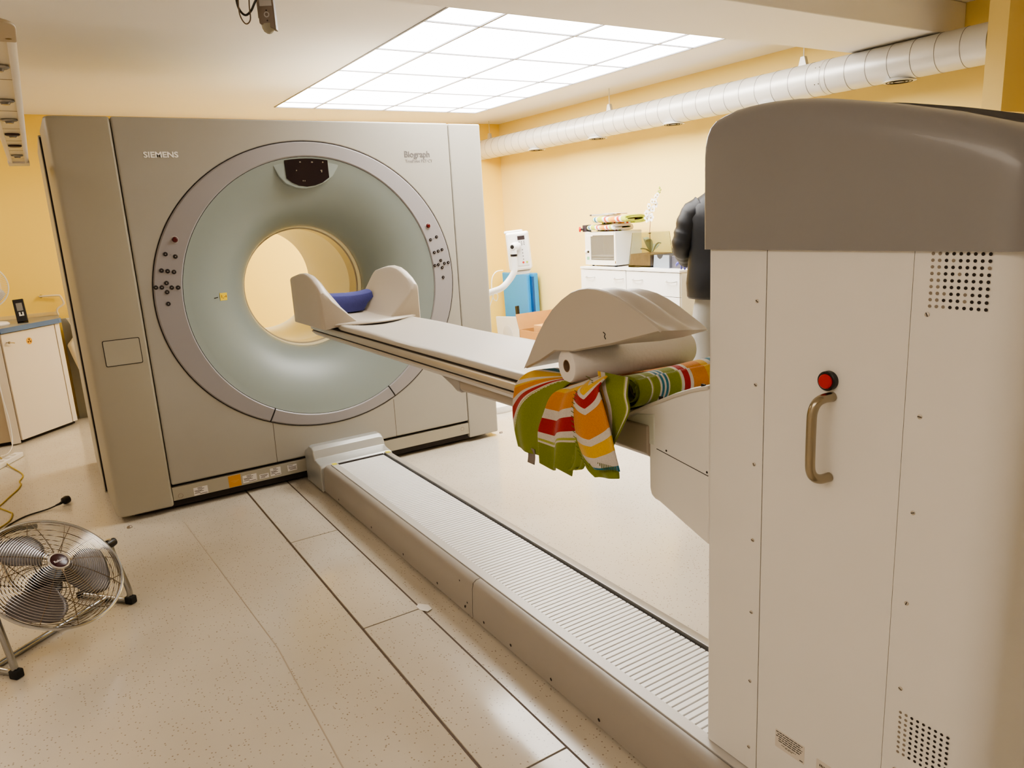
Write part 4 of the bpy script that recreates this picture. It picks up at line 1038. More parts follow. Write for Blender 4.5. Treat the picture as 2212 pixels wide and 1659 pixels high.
cbx = thing('cardboard_box', 'large open brown cardboard box with raised flaps on the floor by the right wall', 'cardboard box', (4.01, 5.53, 0))
bx0, bx1, by0, by1, bz = 3.76, 4.26, 5.20, 5.86, .40
bm = BM(); box(bm, bx0, bx0+.006, by0, by1, 0, bz); box(bm, bx1-.006, bx1, by0, by1, 0, bz); box(bm, bx0, bx1, by0, by0+.006, 0, bz); box(bm, bx0, bx1, by1-.006, by1, 0, bz); box(bm, bx0, bx1, by0, by1, 0, .006)
obj('box_walls', bm, M_card, cbx, smooth=False)
bm = BM(); loft(bm, [[(bx1, by0, bz), (bx1, by1, bz), (bx1+.006, by1, bz), (bx1+.006, by0, bz)], [(bx1+.05, by0-.02, bz+.19), (bx1+.05, by1+.02, bz+.13), (bx1+.056, by1+.02, bz+.13), (bx1+.056, by0-.02, bz+.19)]])
obj('box_flap', bm, M_card, cbx, smooth=False)
bm = BM(); loft(bm, [[(bx0, by1, bz), (bx1, by1, bz), (bx1, by1+.006, bz), (bx0, by1+.006, bz)], [(bx0, by1+.05, bz+.14), (bx1, by1+.05, bz+.14), (bx1, by1+.056, bz+.14), (bx0, by1+.056, bz+.14)]])
obj('box_flap', bm, M_card, cbx, smooth=False)
cb2 = thing('cardboard_box', 'smaller pale cardboard box standing inside the large open box', 'cardboard box', (4.0, 5.48, .008))
obj('carton', box(BM(), 3.82, 4.19, 5.26, 5.70, .008, .45), M_card2, cb2, bevel=.002)
obj('carton_tape', box(BM(), 3.815, 4.195, 5.46, 5.50, .10, .4515), mat('carton_tape', (190, 140, 96), .5), cb2, smooth=False)

# ------------------------------------------------------------------ LEFT CORNER
ck = thing('corner_cabinet', 'cream cabinet with a diagonal door and radiation sticker in the far left corner', 'cabinet', (-.35, 6.78, 0))
M_kit = mat('cabinet_door_cream', (226, 214, 196), .45, noise=.02, nscale=4)
M_kit2 = mat('cabinet_side_beige', (182, 166, 140), .5)
DA, DB = Vector((-.344, 6.426, 0)), Vector((.027, 6.822, 0)); dd = (DB-DA).normalized(); nn = Vector((dd.y, -dd.x, 0))
def along(s, d, z): p = DA+dd*s+nn*d; return (p.x, p.y, z)
bm = BM(); prism(bm, [(-.344, 6.444), (.014, 6.828), (.04, 6.86), (.04, 7.14), (-1.2, 7.14), (-1.2, 6.444)], 'z', .03, .835)
obj('cabinet_body', bm, M_kit2, ck, smooth=False)
obj('plinth', prism(BM(), [(-.35, 6.48), (.0, 6.84), (.02, 6.88), (.02, 7.12), (-1.2, 7.12), (-1.2, 6.48)], 'z', 0, .03), M_dark, ck, smooth=False)
bm = BM(); loft(bm, [[along(.012, -.014, z), along(.505, -.014, z), along(.505, .006, z), along(.012, .006, z)] for z in (.030, .828)])
cd = obj('cabinet_door', bm, M_kit, ck, bevel=.002)
bm = BM(); loft(bm, [[along(.515, -.012, z), along(.560, -.012, z), along(.560, .004, z), along(.515, .004, z)] for z in (.030, .830)])
obj('filler_strip', bm, M_kit, ck, bevel=.001)
bm = BM(); box(bm, -.405, -.345, 6.420, 6.436, .012, .83); obj('filler_strip', bm, M_kit, ck, bevel=.001)
k0 = along(.045, .006, .762)
obj('door_knob', lathe(BM(), k0, nn, [(.004, 0), (.004, .018), (.009, .022), (.009, .030), (.005, .034)], 14), M_steel, cd)
bm = BM(); tube(bm, [along(.045, .03, .762), along(.075, .034, .756), along(.09, .03, .752)], .004, 8); obj('door_key', bm, M_steel, cd)
rc = along(.245, .0065, .742)
rs = obj('radiation_sticker', lathe(BM(), rc, nn, [(.026, 0), (.026, .001)], 28), mat('warning_yellow', (230, 170, 40), .5), cd); rs['label'] = 'round yellow radiation warning sticker'
bm = BM()
for a0_ in (90, 210, 330):
    pts = [(.005*cos(R(a0_+a)), .005*sin(R(a0_+a))) for a in (-28, 28)]+[(.018*cos(R(a0_+a)), .018*sin(R(a0_+a))) for a in (28, 10, -10, -28)]
    f_ = [bm.verts.new(Vector(rc)+nn*.0014+dd*px+Vector((0,0,1))*py) for px, py in pts]; bm.faces.new(f_)
disc(bm, Vector(rc)+nn*.0014, nn, .0032, 10)
obj('trefoil', bm, mat('trefoil_ink', (90, 40, 20), .5), rs, smooth=False)
wt = thing('worktop', 'grey worktop with a blue front edge on the diagonal corner cabinet', 'worktop', (-.4, 6.8, .836))
wp = [(-1.2, 6.405), (-.362, 6.405), (-.335, 6.41), (.035, 6.805), (.052, 6.84), (.052, 7.148), (-1.2, 7.148)]
obj('top_surface', prism(BM(), wp, 'z', .836, .870), M_grey, wt, smooth=False)
bm = BM(); path = [(-1.2, 6.402), (-.361, 6.402), (-.333, 6.407), (.038, 6.803), (.055, 6.84)]
for a, b in zip(path, path[1:]):
    a = Vector((*a, 0)); b = Vector((*b, 0)); n_ = Vector(((b-a).y, -(b-a).x, 0)).normalized()
    loft(bm, [[a+Vector((0,0,.834)), a+n_*.006+Vector((0,0,.834)), a+n_*.006+Vector((0,0,.871)), a+Vector((0,0,.871))], [b+Vector((0,0,.834)), b+n_*.006+Vector((0,0,.834)), b+n_*.006+Vector((0,0,.871)), b+Vector((0,0,.871))]])
obj('blue_edge', bm, M_blue, wt, smooth=False)
obj('back_splash', box(BM(), -1.2, .045, 7.136, 7.149, .871, .90), mat('splash_ochre', (226, 200, 140), .6), wt, smooth=False)
# dark digital thermometer
dt_ = thing('digital_meter', 'black digital meter with a grey display standing on the blue-edged worktop', 'meter', (-.19, 6.72, .871))
Md = Matrix.Translation((-.19, 6.74, .874)) @ Matrix.Rotation(R(-8), 4, 'Z') @ Matrix.Rotation(R(-12), 4, 'X') @ Matrix.Rotation(R(-4), 4, 'Y')
def dobj(nm, bm, m, par=dt_, **k): bm.transform(Md); return obj(nm, bm, m, par, **k)
dobj('meter_body', box(BM(), -.036, .036, -.008, .012, .004, .178), M_black, bevel=.004)
s_ = dobj('meter_display', box(BM(), -.018, .022, -.0095, -.008, .088, .148), mat('meter_lcd', (136, 134, 130), .3))
dobj('meter_button', box(BM(), -.012, .020, -.0105, -.008, .048, .078), mat('meter_white', (226, 222, 214), .4), bevel=.001)
bm = BM(); box(bm, 0, .010, -.0112, -.0104, .058, .078); dobj('meter_mark', bm, M_black, smooth=False)
obj('meter_stand', box(BM(), -.225, -.155, 6.715, 6.80, .8705, .876), M_black, dt_, bevel=.002)
# desk fan at the frame edge
df = thing('desk_fan', 'white desk fan with a round wire grill on the worktop, cut by the left edge', 'desk fan', (-.40, 6.72, .871))
fc_ = Vector((-.40, 6.72, 1.165)); fn = Vector((.25, -.95, .1)).normalized()
obj('fan_base', lathe(BM(), (-.40, 6.72, .871), (0,0,1), [(.125, 0), (.128, .008), (.115, .020), (.03, .032)], 36), M_white, df, ang=40)
obj('fan_neck', lathe(BM(), (-.40, 6.745, .90), (0,0,1), [(.02, 0), (.016, .20), (.02, .27)], 16), M_white, df)
obj('fan_motor', lathe(BM(), fc_-fn*.02, -fn, [(.03, 0), (.05, .02), (.05, .08), (.03, .11)], 20), M_white, df)
bm = BM(); torus(bm, fc_+fn*.02, fn, .165, .005, 48, 6)
a_, u_, v_ = frame(fn)
for k in range(72):
    d = cos(2*pi*k/72)*u_+sin(2*pi*k/72)*v_
    tube(bm, [fc_+fn*.055+d*.03, fc_+fn*.05+d*.11, fc_+fn*.02+d*.165], .0011, 4, cap=False)
for rr, o_ in ((.03, .055), (.11, .05)): torus(bm, fc_+fn*o_, fn, rr, .0015, 40, 4)
obj('fan_grill', bm, mat('grill_white', (226, 220, 206), .4), df)
bm = BM()
for k in range(3):
    a = 2*pi*k/3
    def BP(u, v, a=a):
        r = .02+.13*u; t = a+(v-.5)*(.5+1.1*sin(pi*u*.8))
        return tuple(fc_+fn*(.012+.03*(v-.5))+(cos(t)*u_+sin(t)*v_)*r)
    b2 = sheet(BP, 8, 6); me_ = bpy.data.meshes.new('t'); b2.to_mesh(me_); bm.from_mesh(me_); bpy.data.meshes.remove(me_); b2.free()
obj('fan_blades', bm, mat('fan_blade_grey', (196, 190, 182), .4), df, solid=.002)
obj('fan_hub', lathe(BM(), fc_+fn*.052, fn, [(.028, 0), (.028, .006), (.02, .01)], 24), mat('hub_grey', (170, 162, 156), .4), df)
# white pipe on the back wall
pp_ = thing('wall_pipe', 'thin white bent pipe coming out of the back wall above the worktop', 'pipe', (.03, 7.12, .87))
obj('pipe', tube(BM(), smooth_path([(-.045, 7.148, 1.033), (-.045, 7.12, 1.034), (.07, 7.11, 1.032), (.09, 7.108, 1.020), (.104, 7.105, .975), (.098, 7.105, .955), (.055, 7.105, .925), (.046, 7.105, .90), (.052, 7.105, .873)], 5), .008, 10), mat('pipe_white', (226, 208, 172), .4), pp_)
obj('wall_rosette', lathe(BM(), (-.045, 7.148, 1.033), (0,-1,0), [(.013, 0), (.010, .006)], 14), M_steel, pp_)
# leaning panels between cabinet and scanner
lp = obj('grey_board', prism(BM(), [(.060, 0), (.42, 0), (.42, .845), (.062, .845)], 'y', 7.02, 7.05), mat('grey_board', (140, 136, 124), .6), None, smooth=False)
tag(lp, 'dull grey board standing upright against the back wall beside the corner cabinet', 'board')
lp = obj('cream_cover', sheet(lambda u, v: ((lambda L: L[0]+(.46-L[0])*u)(interp([(.096, .85), (.118, .80), (.128, .745), (.125, .70), (.100, .665), (.075, .635), (.078, .60), (.10, .50), (.14, .35), (.19, .18), (.24, .01)], v)), 6.93-.03*sin(pi*u)+.06*(1-v), interp([(.096, .85), (.118, .80), (.128, .745), (.125, .70), (.100, .665), (.075, .635), (.078, .60), (.10, .50), (.14, .35), (.19, .18), (.24, .01)], v)[1]), 12, 40), mat('cream_plastic', (244, 232, 200), .4), None, solid=.006, ang=80)
tag(lp, 'pale cream curved plastic cover leaning between the corner cabinet and the scanner', 'plastic cover')
# power strip and cables
ps = thing('power_strip', 'white power strip lying on the floor at the far left', 'power strip', (-.42, 5.93, 0))
Mp = Matrix.Translation((-.43, 5.90, 0)) @ Matrix.Rotation(R(62), 4, 'Z')
bm = box(BM(), -.17, .17, -.03, .03, 0, .035); bm.transform(Mp); obj('strip_body', bm, M_white, ps, bevel=.006)
for k in range(4):
    bm = lathe(BM(), (-.11+.07*k, 0, .0352), (0,0,1), [(.019, 0), (.019, .0008)], 20); bm.transform(Mp); obj('socket', bm, mat('socket_grey', (200, 192, 178), .5), ps)
yc = obj('green_yellow_cable', tube(BM(), smooth_path([(-.50, 6.10, .006), (-.465, 6.013, .035), (-.40, 5.8, .006), (-.325, 5.53, .005), (-.340, 5.375, .005), (-.331, 5.30, .005), (-.345, 5.20, .005), (-.385, 5.07, .005), (-.417, 4.96, .005), (-.43, 4.90, .005), (-.379, 4.78, .005), (-.362, 4.72, .005), (-.375, 4.60, .005), (-.43, 4.50, .005)], 6), .004, 8), mat('cable_green_yellow', (168, 146, 52), .5), None)
tag(yc, 'thin green-yellow cable winding along the floor by the left edge', 'cable')
wc = obj('white_cable', tube(BM(), smooth_path([(-.40, 6.41, .50), (-.395, 6.39, .35), (-.385, 6.37, .2), (-.39, 6.30, .05), (-.42, 6.20, .005), (-.46, 6.08, .02)], 6), .003, 8), M_white, None)
tag(wc, 'thin white cable hanging down the cabinet side to the power strip', 'cable')

# ------------------------------------------------------------------ FLOOR FAN
ff = thing('floor_fan', 'large chrome floor fan with a round wire grill tilted upward', 'floor fan', (-.12, 3.03, 0))
faz, fel = R(-50), R(49)
fN = Vector((cos(faz)*cos(fel), sin(faz)*cos(fel), sin(fel)))
fC = Vector((-.150, 2.985, .288)); RF = .238
_, fu, fv = frame(fN)
def FP3(r, a, h): return fC+fN*h+(cos(a)*fu+sin(a)*fv)*r
bm = BM()
torus(bm, fC, fN, RF, .0055, 72, 8)
fr_ = obj('rim_ring', bm, M_chrome, ff)
def gh(r): # domed front
    t = r/RF; return .062*(1-t**2.2)+.004
bm = BM()
for k in range(25):
    r = .038+(RF-.044)*k/24; torus(bm, fC+fN*gh(r), fN, r, .00125, 64, 4)
obj('front_grill_rings', bm, M_chrome, ff)
M_spoke = mat('grill_spoke', (104, 84, 62), .3, metal=.8)
bm = BM()
for k in range(12):
    a = 2*pi*k/12+.2
    tube(bm, [FP3(.036+(RF-.038)*q/8, a, gh(.036+(RF-.038)*q/8)-.003) for q in range(9)], .0016, 5, cap=False)
obj('front_grill_spokes', bm, M_spoke, ff)
def gb_(r): t = r/RF; return -.085*(1-t**4)-.002
bm = BM()
for k in range(14):
    r = .06+(RF-.066)*k/13; torus(bm, fC+fN*gb_(r), fN, r, .0014, 56, 4)
obj('rear_grill_rings', bm, M_spoke, ff)
bm = BM()
for k in range(10):
    a = 2*pi*k/10
    tube(bm, [FP3(.05+(RF-.05)*q/6, a, gb_(.05+(RF-.05)*q/6)) for q in range(7)], .0018, 5, cap=False)
obj('rear_grill_spokes', bm, M_spoke, ff)
bg = obj('centre_badge', lathe(BM(), fC+fN*.064, fN, [(.030, 0), (.030, .005), (.026, .007)], 32), mat('badge_maroon', (52, 14, 20), .25), ff)
obj('badge_collar', torus(BM(), fC+fN*.067, fN, .0325, .0035, 40, 8), mat('badge_silver', (214, 208, 200), .25, metal=.7), ff)
Mt = Matrix.Identity(4)
tx = (Vector((.84, .54, 0)) - fN*Vector((.84, .54, 0)).dot(fN)).normalized(); ty = fN.cross(tx)
for i in range(3): Mt[i][0] = tx[i]; Mt[i][1] = ty[i]; Mt[i][2] = fN[i]; Mt[i][3] = (fC+fN*.0712-tx*.020-ty*.005)[i]
obj('badge_lettering', text_bm('Rohnson', .0125, Mt, .0002, .0002, 1, 1), mat('badge_text', (210, 200, 196), .4), bg, smooth=False)
M_blade = mat('aluminium_blade', (98, 92, 90), .42, metal=.6)
for k, a0_ in enumerate((35, 155, 275)):
    def BP(u, v, a=R(a0_)):
        r = .045+.160*u; t = a+(v-.5)*(.55+.75*sin(pi*min(1, u*.9)))
        return tuple(FP3(r, t, -.02+.045*(v-.5)*(1-.3*u)))
    obj('fan_blade', sheet(BP, 14, 12), M_blade, ff, solid=.0018, ang=70)
obj('blade_hub', lathe(BM(), fC-fN*.045, fN, [(.040, 0), (.042, .03), (.030, .045)], 28), M_black, ff)
obj('motor', lathe(BM(), fC-fN*.055, -fN, [(.05, 0), (.056, .01), (.056, .075), (.04, .095)], 28), mat('motor_black', (36, 30, 30), .4), ff)
# pivots and stand: two bent tube sides joined by a cross bar
sd = Vector((.76, .65, 0)).normalized(); fw = Vector((.65, -.76, 0)).normalized()
cen = Vector((-.116, 3.015, 0))
M_tube = mat('chrome_tube', (168, 168, 168), .24, metal=1.)
for s in (1, -1):
    e = cen+sd*s*.250; z = fC.z-.03
    pth = smooth_path([e-fw*.045+Vector((0,0,z+.02)), e-fw*.035+Vector((0,0,z-.04)), e-fw*.012+sd*s*.004+Vector((0,0,.13)), e+fw*.006+sd*s*.006+Vector((0,0,.055)), e+fw*.002+sd*s*.004+Vector((0,0,.026)), e-fw*.025+Vector((0,0,.013)), e-fw*.08+Vector((0,0,.0125)), e-fw*.16+Vector((0,0,.0125)), e-fw*.24+Vector((0,0,.0125))], 6)
    st = obj('stand_side', tube(BM(), pth, .0115, 14), M_tube, ff)
    p1 = e+sd*s*.004+fw*.008
    bm = BM(); box(bm, -.018, .018, -.016, .016, 0, .032); bm.transform(Matrix.Translation(p1) @ Matrix.Rotation(atan2(fw.y, fw.x), 4, 'Z')); obj('rubber_foot', bm, M_rubber, st, bevel=.005)
    p2 = e-fw*.245
    bm = BM(); box(bm, -.015, .015, -.015, .015, 0, .028); bm.transform(Matrix.Translation(p2) @ Matrix.Rotation(atan2(fw.y, fw.x), 4, 'Z')); obj('rubber_foot', bm, M_rubber, st, bevel=.005)
    obj('pivot_knob', lathe(BM(), cen-fw*.045+sd*s*(RF-.004)+Vector((0,0,z)), sd*s, [(.018, 0), (.020, .02), (.016, .042)], 18), M_black, ff)
xb = cen-fw*.115+Vector((0,0,.0125))
obj('cross_bar', tube(BM(), [xb+sd*.248, xb-sd*.248], .011, 14), M_tube, ff)
obj('carry_handle', tube(BM(), smooth_path([FP3(RF+.002, R(a), -.03-.03*sin(R((a+110)*6))*0) for a in (-118, -108, -98, -88)], 3), .009, 8), M_black, ff)
cd_ = obj('power_cord', tube(BM(), smooth_path([fC-fN*.10, (-.20, 3.25, .12), (-.30, 3.55, .02), (-.37, 3.9, .005), (-.40, 4.30, .005), (-.391, 4.487, .005), (-.352, 4.57, .005), (-.29, 4.635, .005), (-.20, 4.665, .006), (-.15, 4.675, .015)], 6), .0042, 8), M_black, ff)
pg_ = obj('plug', tube(BM(), [(-.155, 4.674, .015), (-.135, 4.680, .018), (-.122, 4.690, .022), (-.115, 4.695, .024), (-.10, 4.706, .026), (-.088, 4.714, .026)], [.005, .007, .009, .021, .024, .020], 14), M_black, cd_)

# ------------------------------------------------------------------ CEILING / PENDANTS
pn_ = thing('pendant_service_rail', 'long white hanging rail with oval fittings at the upper left edge', 'pendant rail', (-.045, 3.0, 1.86))
M_rl = mat('rail_cream', (206, 196, 178), .4); M_rl2 = mat('rail_inner', (214, 204, 184), .3)
RXc, RW, RZ = -.010, .0415, 1.83
bm = BM()
endarc = [(RXc+RW*cos(R(a)), 1.662+RW*1.25*sin(R(a))) for a in range(180, 361, 15)]
prism(bm, [(RXc-RW, 1.77), *endarc, (RXc+RW, 1.77)], 'z', RZ-.003, RZ+.004)
obj('end_cap', bm, M_kit2, pn_, bevel=.003)
bm = BM()
for x, y in ((-.018, 1.632), (.018, 1.74)): disc(bm, (x, y, RZ-.0036), (0,0,-1), .0055, 10)
obj('end_cap_screws', bm, mat('brass_screw', (130, 104, 40), .4, metal=.5), pn_, smooth=False)
bm = BM(); tube_pts = [(RXc+RW, RZ+.014), (RXc+RW, RZ+.011), (RXc+RW-.005, RZ+.004), (RXc+RW-.014, RZ), (RXc+RW-.017, RZ), (RXc+RW-.017, RZ+.014)]
prism(bm, tube_pts, 'y', 1.772, 4.30); obj('side_profile', bm, mat('rail_white', (232, 222, 208), .35), pn_, ang=50)
bm = BM(); prism(bm, [(2*RXc-x, z) for x, z in tube_pts], 'y', 1.772, 4.30); obj('side_profile', bm, mat('rail_white', (232, 222, 208), .35), pn_, ang=50)
obj('inner_tray', box(BM(), RXc-RW+.016, RXc+RW-.016, 1.772, 4.30, RZ+.006, RZ+.013), M_rl2, pn_, smooth=False)
obj('end_block', box(BM(), RXc-RW-.002, RXc+RW+.002, 4.30, 4.44, RZ-.002, RZ+.016), mat('rail_white', (232, 222, 208), .35), pn_, bevel=.004)
for k, y in enumerate((2.04, 2.50, 2.87, 3.24, 3.60, 3.98)):
    o_ = obj('rail_fitting', lathe(BM(), (RXc, y, RZ+.006), (0,0,-1), [(.022, 0), (.0235, .004), (.019, .007)], 24), [mat('fitting_silver', (170, 166, 160), .25, metal=.8), mat('fitting_dark', (60, 36, 34), .4)][k in (3, 4)], pn_)
    if k != 4: obj('fitting_lens', lathe(BM(), (RXc, y, RZ-.0012), (0,0,-1), [(.013, 0), (.010, .006)], 18), mat('lens_grey', (120, 116, 112), .2, metal=.3), o_)
bm = BM()
for y in (2.2, 2.7, 3.1, 3.45, 3.8, 4.15): box(bm, RXc-RW+.016, RXc+RW-.016, y, y+.004, RZ+.0052, RZ+.0062)
obj('tray_joints', bm, mat('joint_line', (170, 156, 134), .6), pn_, smooth=False)
for y in (1.9, 4.2): obj('hanger_rod', tube(BM(), [(RXc-.03, y, RZ+.012), (RXc-.03, y, HC)], .006, 10), M_steel, pn_)
# small sensor hanging near the camera, with cable loops
se = thing('hanging_sensor', 'small brownish-grey sensor box with white label hanging from the ceiling', 'sensor', (.62, 2.02, 2.0))
sx_, sy_ = .592, 2.03
def sen(nm, bm, m, par=se, **k): return obj(nm, bm, m, par, **k)
Ms = Matrix.Translation((sx_, sy_, 1.953)) @ Matrix.Rotation(R(-28), 4, 'Z')
def sb(nm, bm, m, par=se, **k): bm.transform(Ms); return obj(nm, bm, m, par, **k)
bm = BM(); prism(bm, [(-.021, .012), (.019, -.004), (.019, .20), (-.021, .20), (-.0215, .03)], 'y', -.014, .014)
sb('sensor_body', bm, mat('sensor_grey', (118, 104, 90), .45), bevel=.003)
sb('side_strip', box(BM(), -.0225, -.0185, -.012, .012, .025, .20), mat('sensor_olive', (88, 76, 44), .5), bevel=.001)
sb('white_label', box(BM(), -.015, .015, -.0152, -.0138, .052, .078), mat('sensor_label', (176, 172, 170), .5), smooth=False)
sb('red_window', box(BM(), -.011, .009, -.0155, -.0138, .092, .122), mat('dark_red_window', (64, 18, 20), .2), smooth=False)
bm = torus(BM(), (.0, -.0145, .032), (0,-1,0), .0055, .0016, 18, 6); sb('round_socket', bm, mat('sensor_label', (176, 172, 170), .5))
bm = BM()
for z in (.018, .042, .085): disc(bm, (0, -.0146, z), (0,-1,0), .002, 8)
sb('tiny_screws', bm, M_dark, smooth=False)
bm = BM(); lathe(bm, (-.002, 0, .006), (.05,0,-1), [(.0165, -.006), (.016, .002), (.0125, .010), (.006, .015), (.001, .0165)], 20, cap=False); sb('dome_tip', bm, mat('dome_translucent', (150, 146, 130), .2))
obj('mounting_post', tube(BM(), [(sx_, sy_, 2.14), (sx_, sy_, HC)], .009, 10), M_steel, se)
cl = obj('cable_loop', tube(BM(), smooth_path([(.53, 1.95, 2.25), (.505, 1.97, 2.08), (.505, 1.98, 2.02), (.513, 2.0, 1.99), (.529, 2.01, 1.977), (.545, 2.01, 1.988), (.558, 2.0, 2.012), (.585, 1.99, 2.05), (.61, 2.0, 2.12), (.615, 2.03, 2.22)], 6), .0028, 8), M_black, se)
cl = obj('cable_loop', tube(BM(), smooth_path([(.54, 1.95, 2.25), (.514, 1.97, 2.08), (.510, 1.98, 2.01), (.514, 2.0, 1.975), (.528, 2.01, 1.957), (.541, 2.01, 1.968), (.540, 2.0, 2.0), (.545, 1.99, 2.05), (.575, 2.0, 2.12), (.612, 2.03, 2.20)], 6), .0016, 8), mat('brown_cable', (96, 78, 60), .5), se)

# ------------------------------------------------------------------ PERSON
pe = thing('person', 'person in dark rain jacket and grey trousers standing at the drawer unit, half hidden', 'person', (3.84, 3.48, 0))
FD = Vector((.62, .785, 0)).normalized(); SD = Vector((-FD.y, FD.x, 0))      # facing, own left
PB = Vector((3.85, 3.455, 0))
def pt(f, l, z): p = PB+FD*f+SD*l; return (p.x, p.y, z)
def skin(name, verts, edges, radii, rootv, m, par, sub=2, sm=True):
    me = bpy.data.meshes.new(name); inv = root_inv(par)
    me.from_pydata([inv @ Vector(v) for v in verts], edges, []); me.materials.append(m)
    o = bpy.data.objects.new(name, me); COL.objects.link(o); o.parent = par
    md = o.modifiers.new('Skin', 'SKIN'); md.use_smooth_shade = True; md.branch_smoothing = .6
    if not me.skin_vertices: me.attributes.new('x', 'FLOAT', 'POINT')
    sv = me.skin_vertices[0].data
    for i, r in enumerate(radii):
        sv[i].radius = r if isinstance(r, tuple) else (r, r); sv[i].use_root = (i == rootv)
    s = o.modifiers.new('Subdivision', 'SUBSURF'); s.levels = sub; s.render_levels = sub
    # bake to a plain mesh
    bpy.context.view_layer.update()
    dg = bpy.context.evaluated_depsgraph_get(); me2 = bpy.data.meshes.new_from_object(o.evaluated_get(dg))
    o.modifiers.clear(); o.data = me2; me2.name = name; me2.shade_smooth()
    return o
hipz, shz = .93, 1.47
# body: pelvis 0
Vb = [pt(0, 0, .95), pt(.0, 0, 1.10), pt(.01, 0, 1.28), pt(.0, 0, 1.44), pt(.02, 0, 1.53), pt(.04, 0, 1.62), pt(.05, 0, 1.70), pt(.045, 0, 1.77),
      pt(0, .09, .90), pt(.03, .10, .50), pt(-.01, .11, .10), pt(.10, .115, .035),
      pt(0, -.09, .90), pt(.0, -.11, .50), pt(-.05, -.12, .10), pt(.06, -.125, .035),
      pt(.0, .19, 1.44), pt(.02, .237, 1.20), pt(.27, .19, 1.085),
      pt(.0, -.19, 1.44), pt(.05, -.25, 1.19), pt(.27, -.16, 1.07)]
Eb = [(0,1),(1,2),(2,3),(3,4),(4,5),(5,6),(6,7),(0,8),(8,9),(9,10),(10,11),(0,12),(12,13),(13,14),(14,15),(3,16),(16,17),(17,18),(3,19),(19,20),(20,21)]
Rb = [(.13,.11),(.12,.10),(.14,.11),(.13,.10),.055,.062,.088,.070, .085,.055,.035,.03, .085,.055,.035,.03, .055,.040,.026, .055,.040,.026]
M_skin = mat('skin', (206, 158, 132), .5)
body = skin('body', Vb, Eb, Rb, 0, M_skin, pe)
# face details
hcn = Vector(pt(.055, 0, 1.69)); 
for s in (1, -1):
    obj('eye', lathe(BM(), tuple(hcn+FD*.082+SD*.03*s+Vector((0,0,.012))), FD, [(.004, -.004), (.011, 0), (.008, .006)], 12), mat('eye_white', (230, 226, 220), .3), body)
    obj('ear', lathe(BM(), tuple(hcn+SD*.083*s-FD*.01), SD*s, [(.022, -.01), (.026, 0), (.016, .012)], 12), M_skin, body)
obj('nose', tube(BM(), [hcn+FD*.085+Vector((0,0,.01)), hcn+FD*.102+Vector((0,0,-.02)), hcn+FD*.088+Vector((0,0,-.032))], [.007, .013, .008], 10), M_skin, body)
obj('mouth', tube(BM(), [hcn+FD*.084+SD*.022+Vector((0,0,-.052)), hcn+FD*.090+Vector((0,0,-.050)), hcn+FD*.084-SD*.022+Vector((0,0,-.052))], .004, 8), mat('lips', (168, 96, 88), .5), body)
hr = BM(); bmesh.ops.create_uvsphere(hr, u_segments=24, v_segments=16, radius=1)
for v in hr.verts:
    n_ = v.co.copy(); p = hcn+FD*(n_.x*.102-.012)+SD*n_.y*.090+Vector((0,0,n_.z*.098+.035))
    if n_.x > .25 and n_.z < .35: p -= FD*.05
    if n_.z < -.5: p += Vector((0,0,.02))
    v.co = p
obj('hair', hr, mat('dark_hair', (40, 30, 26), .8, bump=.5, bscale=300), pe)
# trousers
M_tr = mat('grey_trousers', (146, 144, 140), .85, noise=.12, nscale=14, bump=.4, bscale=30)
Vt = [pt(0, 0, .95), pt(0, .095, .86), pt(.03, .105, .52), pt(.0, .112, .30), pt(-.01, .115, .07), pt(0, -.095, .86), pt(.0, -.115, .52), pt(-.03, -.12, .30), pt(-.05, -.125, .07), pt(0, 0, 1.06)]
Et = [(0,1),(1,2),(2,3),(3,4),(0,5),(5,6),(6,7),(7,8),(0,9)]
skin('trousers', Vt, Et, [(.15,.13),.105,.088,.078,.070,.105,.088,.078,.070,(.13,.11)], 0, M_tr, pe)
M_shoe = mat('black_shoe', (34, 32, 34), .5)
for f0, l0 in ((.02, .115), (-.02, -.125)):
    bm = BM(); rings = []
    for f, w, h in ((-.08, .026, .06), (-.05, .036, .085), (0, .040, .088), (.06, .044, .065), (.12, .046, .050), (.165, .036, .038), (.185, .018, .022)):
        c_ = PB+FD*(f0+f)+SD*l0
        rings.append([tuple(c_+SD*w*cos(t)+Vector((0,0,max(.0, h/2+h/2*sin(t))))) for t in [2*pi*i/14 for i in range(14)]])
    loft(bm, rings); obj('shoe', bm, M_shoe, pe, ang=60)
# jacket: torso shell + sleeves
M_jk = mat('navy_rain_jacket', (11, 12, 17), .5, noise=.3, nscale=9, bump=1., bscale=9, spec=.4)
jk = BM(); rings = []
for z, w, d, f in ((.845, .205, .150, 0), (.86, .215, .160, 0), (.95, .222, .165, 0), (1.05, .215, .155, 0), (1.15, .210, .150, 0), (1.28, .215, .150, .0), (1.38, .222, .140, -.01), (1.45, .205, .120, -.01), (1.50, .160, .100, -.005), (1.535, .105, .086, .005), (1.56, .085, .080, .01), (1.60, .080, .078, .015), (1.615, .078, .076, .018)):
    rings.append([pt(f+d*sin(t)*(1+.03*sin(5*t+z*20)), w*cos(t)*(1+.02*sin(7*t+z*9)), z) for t in [2*pi*i/40 for i in range(40)]])
loft(jk, rings)
jo = obj('jacket', jk, M_jk, pe, ang=70)
jo['label'] = 'dark navy hooded rain jacket'
